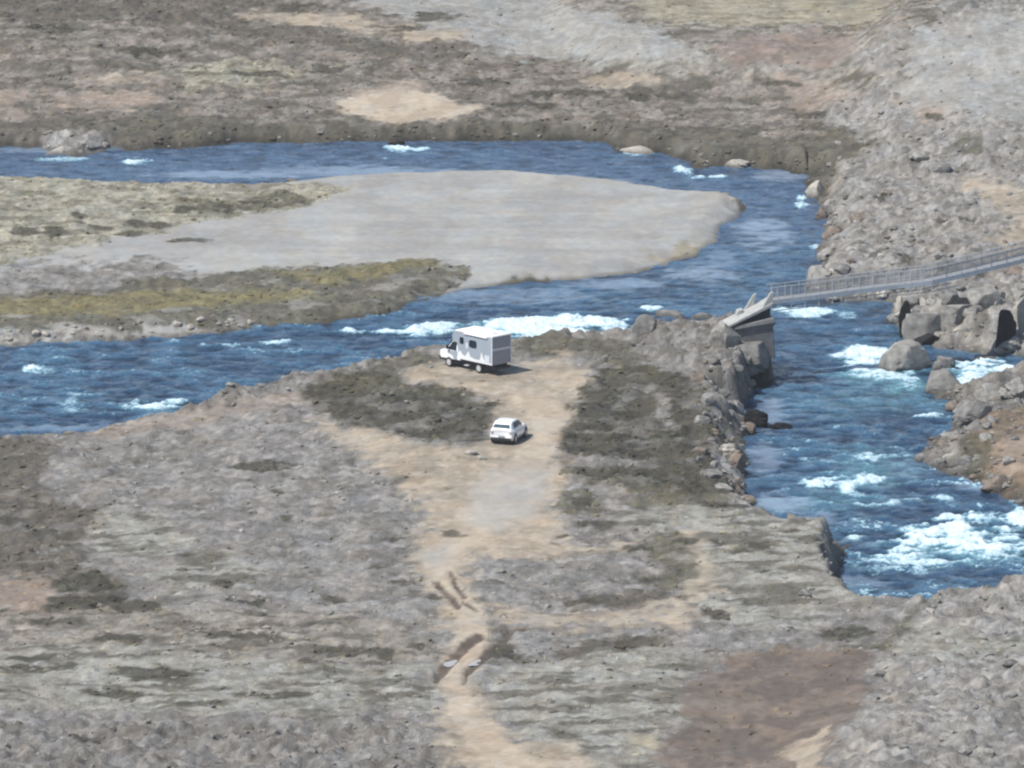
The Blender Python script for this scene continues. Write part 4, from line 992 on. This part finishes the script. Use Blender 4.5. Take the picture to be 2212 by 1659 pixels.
# white skirt with peaked graphic
pk = [(0.02,.97),(4.33,.97),(4.40,1.5),(4.1,1.72),(3.85,1.38),(3.5,1.28),(3.1,1.78),(2.8,1.32),(2.2,1.2),(1.6,1.22),(1.38,1.95),(1.05,1.3),(.6,1.15),(.02,1.1)]
M_SKIRT = paint('white_skirt', (.74, .77, .78), .4)
slab('side_skirt', pk, 1.145, 1.165, M_SKIRT, vr); slab('side_skirt', pk, -1.145, -1.165, M_SKIRT, vr)
boxp('corner_trim', (-.02,.10,1.10,1.17,.97,3.42), M_BAND, vr, .01)
boxp('corner_trim', (-.02,.10,-1.17,-1.10,.97,3.42), M_BAND, vr, .01)
boxp('rear_panel', (-.05,-.002,-1.06,1.06,2.45,3.34), M_REAR, vr, .02)
boxp('rear_panel', (-.05,-.002,-1.06,1.06,1.0,2.18), M_REAR, vr, .02)
boxp('rear_window', (-.07,-.04,-.45,.45,2.62,2.98), M_REAR, vr, .02)
boxp('rear_band', (-.06,-.002,-1.08,1.08,2.20,2.43), M_BAND, vr, .01)
boxp('chassis', (.1,6.8,-.8,.8,.48,.95), M_CHAS, vr)
boxp('rear_bumper', (-.12,.1,-1.0,1.0,.55,.78), M_CHAS, vr, .02)
boxp('side_hatch', (.35,.95,1.145,1.172,1.15,1.75), M_BAND, vr, .01)
boxp('side_hatch', (3.15,3.40,1.145,1.17,2.0,2.5), M_BAND, vr, .01)
boxp('awning', (.6,3.6,1.15,1.27,3.26,3.38), M_ROOF, vr, .02)
boxp('entry_step', (3.0,3.5,1.0,1.32,.50,.56), M_RIM, vr)
for x in (1.85, 5.75):
    for s in (1, -1): wheel(vr, x, s*.92, .44, .28, M_TYRE, M_RIM)

# --------------------------- white car: x forward from the tail, y to its left
cr = root('car', (car_c[0] + .95*csa, car_c[1] - .95*cca, 3.0), CAR_A, 'small white hatchback car parked on the dirt track in front of the motorhome', 'car')
cr.scale = (1, 1.1, 1.24)
M_CARW = paint('white_car_paint', (.84, .85, .86), .22, 0, .8, .03, 2)
M_CGLASS = paint('car_glass', (.05, .085, .11), .06, 0, 0, .1, 2)
def loft(name, secs, m, parent, smooth=False, bevel=0):
    bm = bmesh.new(); rings = []
    for x, prof in secs:
        rings.append([bm.verts.new((x + dx, y, z)) for y, z, dx in prof])
    n = len(rings[0])
    for a, b in zip(rings, rings[1:]):
        for i in range(n): bm.faces.new((a[i], a[(i+1) % n], b[(i+1) % n], b[i]))
    bm.faces.new(rings[0]); bm.faces.new(list(reversed(rings[-1])))
    return part(name, bm, m, parent, bevel, smooth)
def ring(hw, z0, z1, dxt=0.0):
    return [(-hw*.94, z0, 0), (-hw, z0+.22, 0), (-hw, z1-.18, dxt*.6), (-hw*.9, z1, dxt), (0, z1+.03, dxt), (hw*.9, z1, dxt), (hw, z1-.18, dxt*.6), (hw, z0+.22, 0), (hw*.94, z0, 0)]
loft('body', [(0.06, ring(.80,.52,.98,.03)), (.0, ring(.88,.36,1.02,.06)), (.30, ring(.94,.28,1.06)), (1.2, ring(.95,.26,1.06)), (2.6, ring(.95,.26,1.04)), (3.4, ring(.94,.26,1.0)), (4.1, ring(.90,.30,.90)), (4.45, ring(.78,.42,.74)), (4.5, ring(.70,.5,.68))], M_CARW, cr, True)
def cabin(hw0, hw1, z0, z1): return [(-hw0, z0, 0), (-hw1, z1-.05, 0), (-hw1*.88, z1, 0), (0, z1+.025, 0), (hw1*.88, z1, 0), (hw1, z1-.05, 0), (hw0, z0, 0)]
loft('roof', [(.10, cabin(.84,.80,1.0,1.06)), (.42, cabin(.88,.70,1.0,1.44)), (.75, cabin(.88,.70,1.0,1.56)), (1.7, cabin(.88,.70,1.0,1.58)), (2.35, cabin(.88,.69,1.0,1.50)), (3.15, cabin(.86,.80,.98,1.04))], M_CARW, cr, False)
# rear window, windscreen, side windows as glass panes on the cabin
def pane(name, pts, th=.015):
    bm = bmesh.new(); p = [Vector(q) for q in pts]; nrm = (p[1]-p[0]).cross(p[2]-p[0]).normalized()
    a = [bm.verts.new(q - nrm*th) for q in p]; b = [bm.verts.new(q + nrm*th) for q in p]
    bm.faces.new(a); bm.faces.new(list(reversed(b)))
    for i in range(len(p)): bm.faces.new((a[i], b[i], b[(i+1) % len(p)], a[(i+1) % len(p)]))
    return part(name, bm, M_CGLASS, cr)
pane('rear_window', [(.155,-.70,1.15),(.155,.70,1.15),(.36,.60,1.40),(.36,-.60,1.40)])
pane('windscreen', [(2.45,-.60,1.47),(2.45,.60,1.47),(3.05,.72,1.09),(3.05,-.72,1.09)])
for s in (1, -1):
    pane('side_window', [(.75,s*.862,1.10),(1.62,s*.862,1.10),(1.62,s*.725,1.47),(.85,s*.735,1.45)])
    pane('side_window', [(1.70,s*.862,1.10),(2.78,s*.855,1.08),(2.30,s*.725,1.44),(1.70,s*.725,1.47)])
    boxp('tail_light', (-.02,.14,min(s*.66,s*.87),max(s*.66,s*.87),.82,.98), M_DLAMP, cr, .02)
    boxp('headlight', (4.22,4.44,min(s*.55,s*.80),max(s*.55,s*.80),.66,.80), M_LAMP, cr, .03)
    boxp('wing_mirror', (2.58,2.75,min(s*.93,s*1.10),max(s*.93,s*1.10),1.02,1.16), M_CARW, cr, .03)
    for x in (.85, 3.6):
        bm = bmesh.new(); tube_bm(bm, (x, s*.80, .36), (x, s*.958, .36), .41, 20); part('wheel_arch', bm, M_CHAS, cr)
        wheel(cr, x, s*.86, .34, .22, M_TYRE, M_RIM)
boxp('rear_bumper', (-.06,.30,-.84,.84,.26,.50), M_CHAS, cr, .05)
boxp('front_bumper', (4.2,4.52,-.74,.74,.26,.46), M_CHAS, cr, .05)
boxp('underbody', (.3,4.2,-.86,.86,.22,.34), M_CHAS, cr)
boxp('number_plate', (-.035,-.005,-.26,.26,.62,.73), M_BAND, cr)

# --------------------------- bridge abutment with its leaning concrete ramp
M_CONC = paint('grey_concrete', (.15, .15, .155), .9, 0, 0, .35, 1.5)
M_CONL = paint('pale_concrete', (.28, .27, .25), .9, 0, 0, .3, 1.8)
M_RAMP = paint('bleached_ramp', (.35, .355, .34), .85, 0, 0, .2, 2)
M_VOID = paint('void_shade', (.02, .022, .026), .8)  # near-black colour stands in for shade in the void below the ramp
ax_, ay_ = at(1640, 738, 4.1)
ab = root('bridge_abutment', (ax_, ay_, 4.1), R(12), 'stone bridge abutment with leaning pale ramp and two prongs on the rocky point', 'abutment')
def hexa(name, p, m, parent, bevel=.0):
    bm = bmesh.new(); v = [bm.verts.new(q) for q in p]
    for f in ((3,2,1,0),(4,5,6,7),(0,1,5,4),(1,2,6,5),(2,3,7,6),(3,0,4,7)): bm.faces.new([v[i] for i in f])
    return part(name, bm, m, parent, bevel)
hexa('stone_block', [(-1.75,0,-.9),(1.55,0,-1.6),(1.6,2.2,-1.6),(-1.9,2.2,-.9),(-2.15,0,1.25),(1.25,0,1.75),(1.25,2.2,1.8),(-2.2,2.2,1.3)], M_CONC, ab, .06)
hexa('ledge', [(-2.35,-.18,1.2),(1.4,-.18,1.70),(1.4,2.3,1.70),(-2.4,2.3,1.2),(-2.3,-.18,1.5),(1.3,-.18,2.2),(1.3,2.3,2.2),(-2.3,2.3,1.5)], M_CONL, ab, .05)
hexa('ramp_shade_fill', [(-2.2,.25,1.45),(1.05,.25,2.1),(1.05,2.0,2.1),(-2.2,2.0,1.45),(-2.1,.2,2.0),(1.1,.2,3.35),(1.1,2.0,3.35),(-2.1,2.0,2.0)], M_VOID, ab, .03)  # solid dark fill added as the shaded gap under the ramp
hexa('ramp', [(-3.4,-.25,1.15),(1.2,-.25,3.2),(1.2,2.0,3.25),(-3.4,1.9,1.25),(-3.3,-.25,1.5),(1.25,-.25,3.65),(1.25,2.0,3.7),(-3.3,1.9,1.6)], M_RAMP, ab, .08)
hexa('ramp_block', [(-1.9,1.0,2.0),(-1.2,1.0,2.3),(-1.2,1.8,2.3),(-1.9,1.8,2.0),(-1.75,1.0,2.7),(-1.25,1.0,2.85),(-1.25,1.8,2.85),(-1.75,1.8,2.7)], M_RAMP, ab, .06)
hexa('ramp_prong', [(.2,-.2,3.1),(1.2,-.2,3.45),(1.2,.2,3.45),(.2,.2,3.1),(.98,-.15,4.45),(1.24,-.15,4.55),(1.24,.15,4.55),(.98,.15,4.45)], M_RAMP, ab, .03)
hexa('ramp_prong', [(-1.0,1.6,2.6),(-.1,1.6,3.0),(-.1,1.95,3.0),(-1.0,1.95,2.6),(-.12,1.65,4.0),(.14,1.65,4.1),(.14,1.9,4.1),(-.12,1.9,4.0)], M_RAMP, ab, .03)

# --------------------------- footbridge
M_STEEL = paint('galvanised_steel', (.27, .285, .30), .6, .1, 0, .15, 3)
M_STEELP = paint('pale_galvanised_steel', (.50, .53, .56), .55, .1, 0, .15, 3)
M_DECK = paint('weathered_deck', (.27, .28, .29), .8, 0, 0, .2, 2)
BP = []
for u, v, z in ((1668,652,7.2),(1760,641,7.35),(1850,629,7.5),(1940,618,7.65),(2012,610,7.8),(2110,587,8.2),(2212,562,8.6),(2320,532,9.1)):
    x, y = at(u, v, z); BP.append(Vector((x, y, z)))
br = root('footbridge', BP[0], 0, 'narrow grey footbridge with wire mesh railings crossing the river gorge', 'footbridge')
b0 = BP[0]
def along(t):
    t = max(0, min(len(BP)-1.0001, t)); i_ = int(t); return BP[i_].lerp(BP[i_+1], t - i_) - b0
tot = len(BP) - 1
WB = 1.25
def side(t):
    d = along(min(t+.05, tot-.001)) - along(max(t-.05, 0)); n_ = Vector((-d.y, d.x, 0)).normalized(); return n_
bm = bmesh.new()
NS = 56
for i_ in range(NS):
    t0, t1 = tot*i_/NS, tot*(i_+1)/NS*.999 - .004
    p0, p1, n0, n1_ = along(t0), along(t1), side(t0), side(t1)
    q = [p0, p1, p1 + n1_*WB, p0 + n0*WB]
    v = [bm.verts.new(a + Vector((0,0,.02))) for a in q] + [bm.verts.new(a + Vector((0,0,.10))) for a in q]
    for f in ((3,2,1,0),(4,5,6,7),(0,1,5,4),(1,2,6,5),(2,3,7,6),(3,0,4,7)): bm.faces.new([v[i] for i in f])
part('deck', bm, M_DECK, br)
def run(name, off, zc, hh, tk, m, ta=0, tb=None, n=28):
    bm = bmesh.new(); tb = tot if tb is None else tb
    pr = None
    for i_ in range(n+1):
        t = ta + (tb-ta)*i_/n; p = along(t); nn = side(t)
        c0 = p + nn*(off - tk/2); c1 = p + nn*(off + tk/2)
        r4 = [bm.verts.new(c0 + Vector((0,0,zc-hh/2))), bm.verts.new(c1 + Vector((0,0,zc-hh/2))), bm.verts.new(c1 + Vector((0,0,zc+hh/2))), bm.verts.new(c0 + Vector((0,0,zc+hh/2)))]
        if pr:
            for k in range(4): bm.faces.new((pr[k], pr[(k+1) % 4], r4[(k+1) % 4], r4[k]))
        else: bm.faces.new(r4)
        pr = r4
    bm.faces.new(list(reversed(pr)))
    return part(name, bm, m, br)
run('girder', -.06, -.02, .40, .10, M_STEELP); run('girder', WB+.06, -.02, .40, .10, M_STEEL)
tl_ = 4.6
run('lower_chord', -.06, -.85, .07, .06, M_STEEL, 0, tl_)
run('lower_chord', WB+.06, -.85, .07, .06, M_STEEL, 0, tl_)
for off in (-.06, WB+.06):
    run('top_rail', off, 1.32, .07, .06, M_STEELP)
    run('mid_rail', off, .72, .045, .04, M_STEEL)
    # mesh infill as one panel of thin wires
    bm = bmesh.new()
    nw = 210
    for i_ in range(nw):
        t = tot*(i_+.5)/nw; p = along(t) + side(t)*off; tube_bm(bm, p + Vector((0,0,.15)), p + Vector((0,0,1.3)), .010, 3)
    for zz in (.3, .45, .6, .8, .95, 1.1, 1.2):
        pv = None
        for i_ in range(29):
            t = tot*i_/28.0*.9999; p = along(t) + side(t)*off + Vector((0,0,zz))
            if pv is not None: tube_bm(bm, pv, p, .011, 3)
            pv = p
    part('mesh_panel', bm, M_STEEL, br)
    for i_ in range(22):
        t = .12 + (tot - .2)*i_/21
        p = along(t) + side(t)*off
        low = -.85 if t < tl_ else -.2
        bm = bmesh.new(); tube_bm(bm, p + Vector((0,0,low)), p + Vector((0,0,1.36)), .045, 6)
        part('post', bm, M_STEELP, br)
# ------------------------------------------------------------------ thin haze over the valley
HAZE = 0.00007
if HAZE:
    m_, t_, b_ = mat('valley_haze'); t_.nodes.remove(b_)
    pv_ = t_.nodes.new('ShaderNodeVolumePrincipled'); pv_.inputs['Density'].default_value = HAZE
    pv_.inputs['Color'].default_value = (.90, .93, .97, 1); pv_.inputs['Anisotropy'].default_value = .1
    t_.links.new(pv_.outputs[0], t_.nodes['Material Output'].inputs['Volume'])
    bm = bmesh.new(); box_bm(bm, -9000, 9000, -11000, 11000, -6, 330)
    me = bpy.data.meshes.new('haze'); bm.to_mesh(me); bm.free()
    tag(link('haze', me, m_), kind='stuff')
print('objects', len(SC.objects), 'ground z', GRID.min(), GRID.max(), xs[0], ys[0])
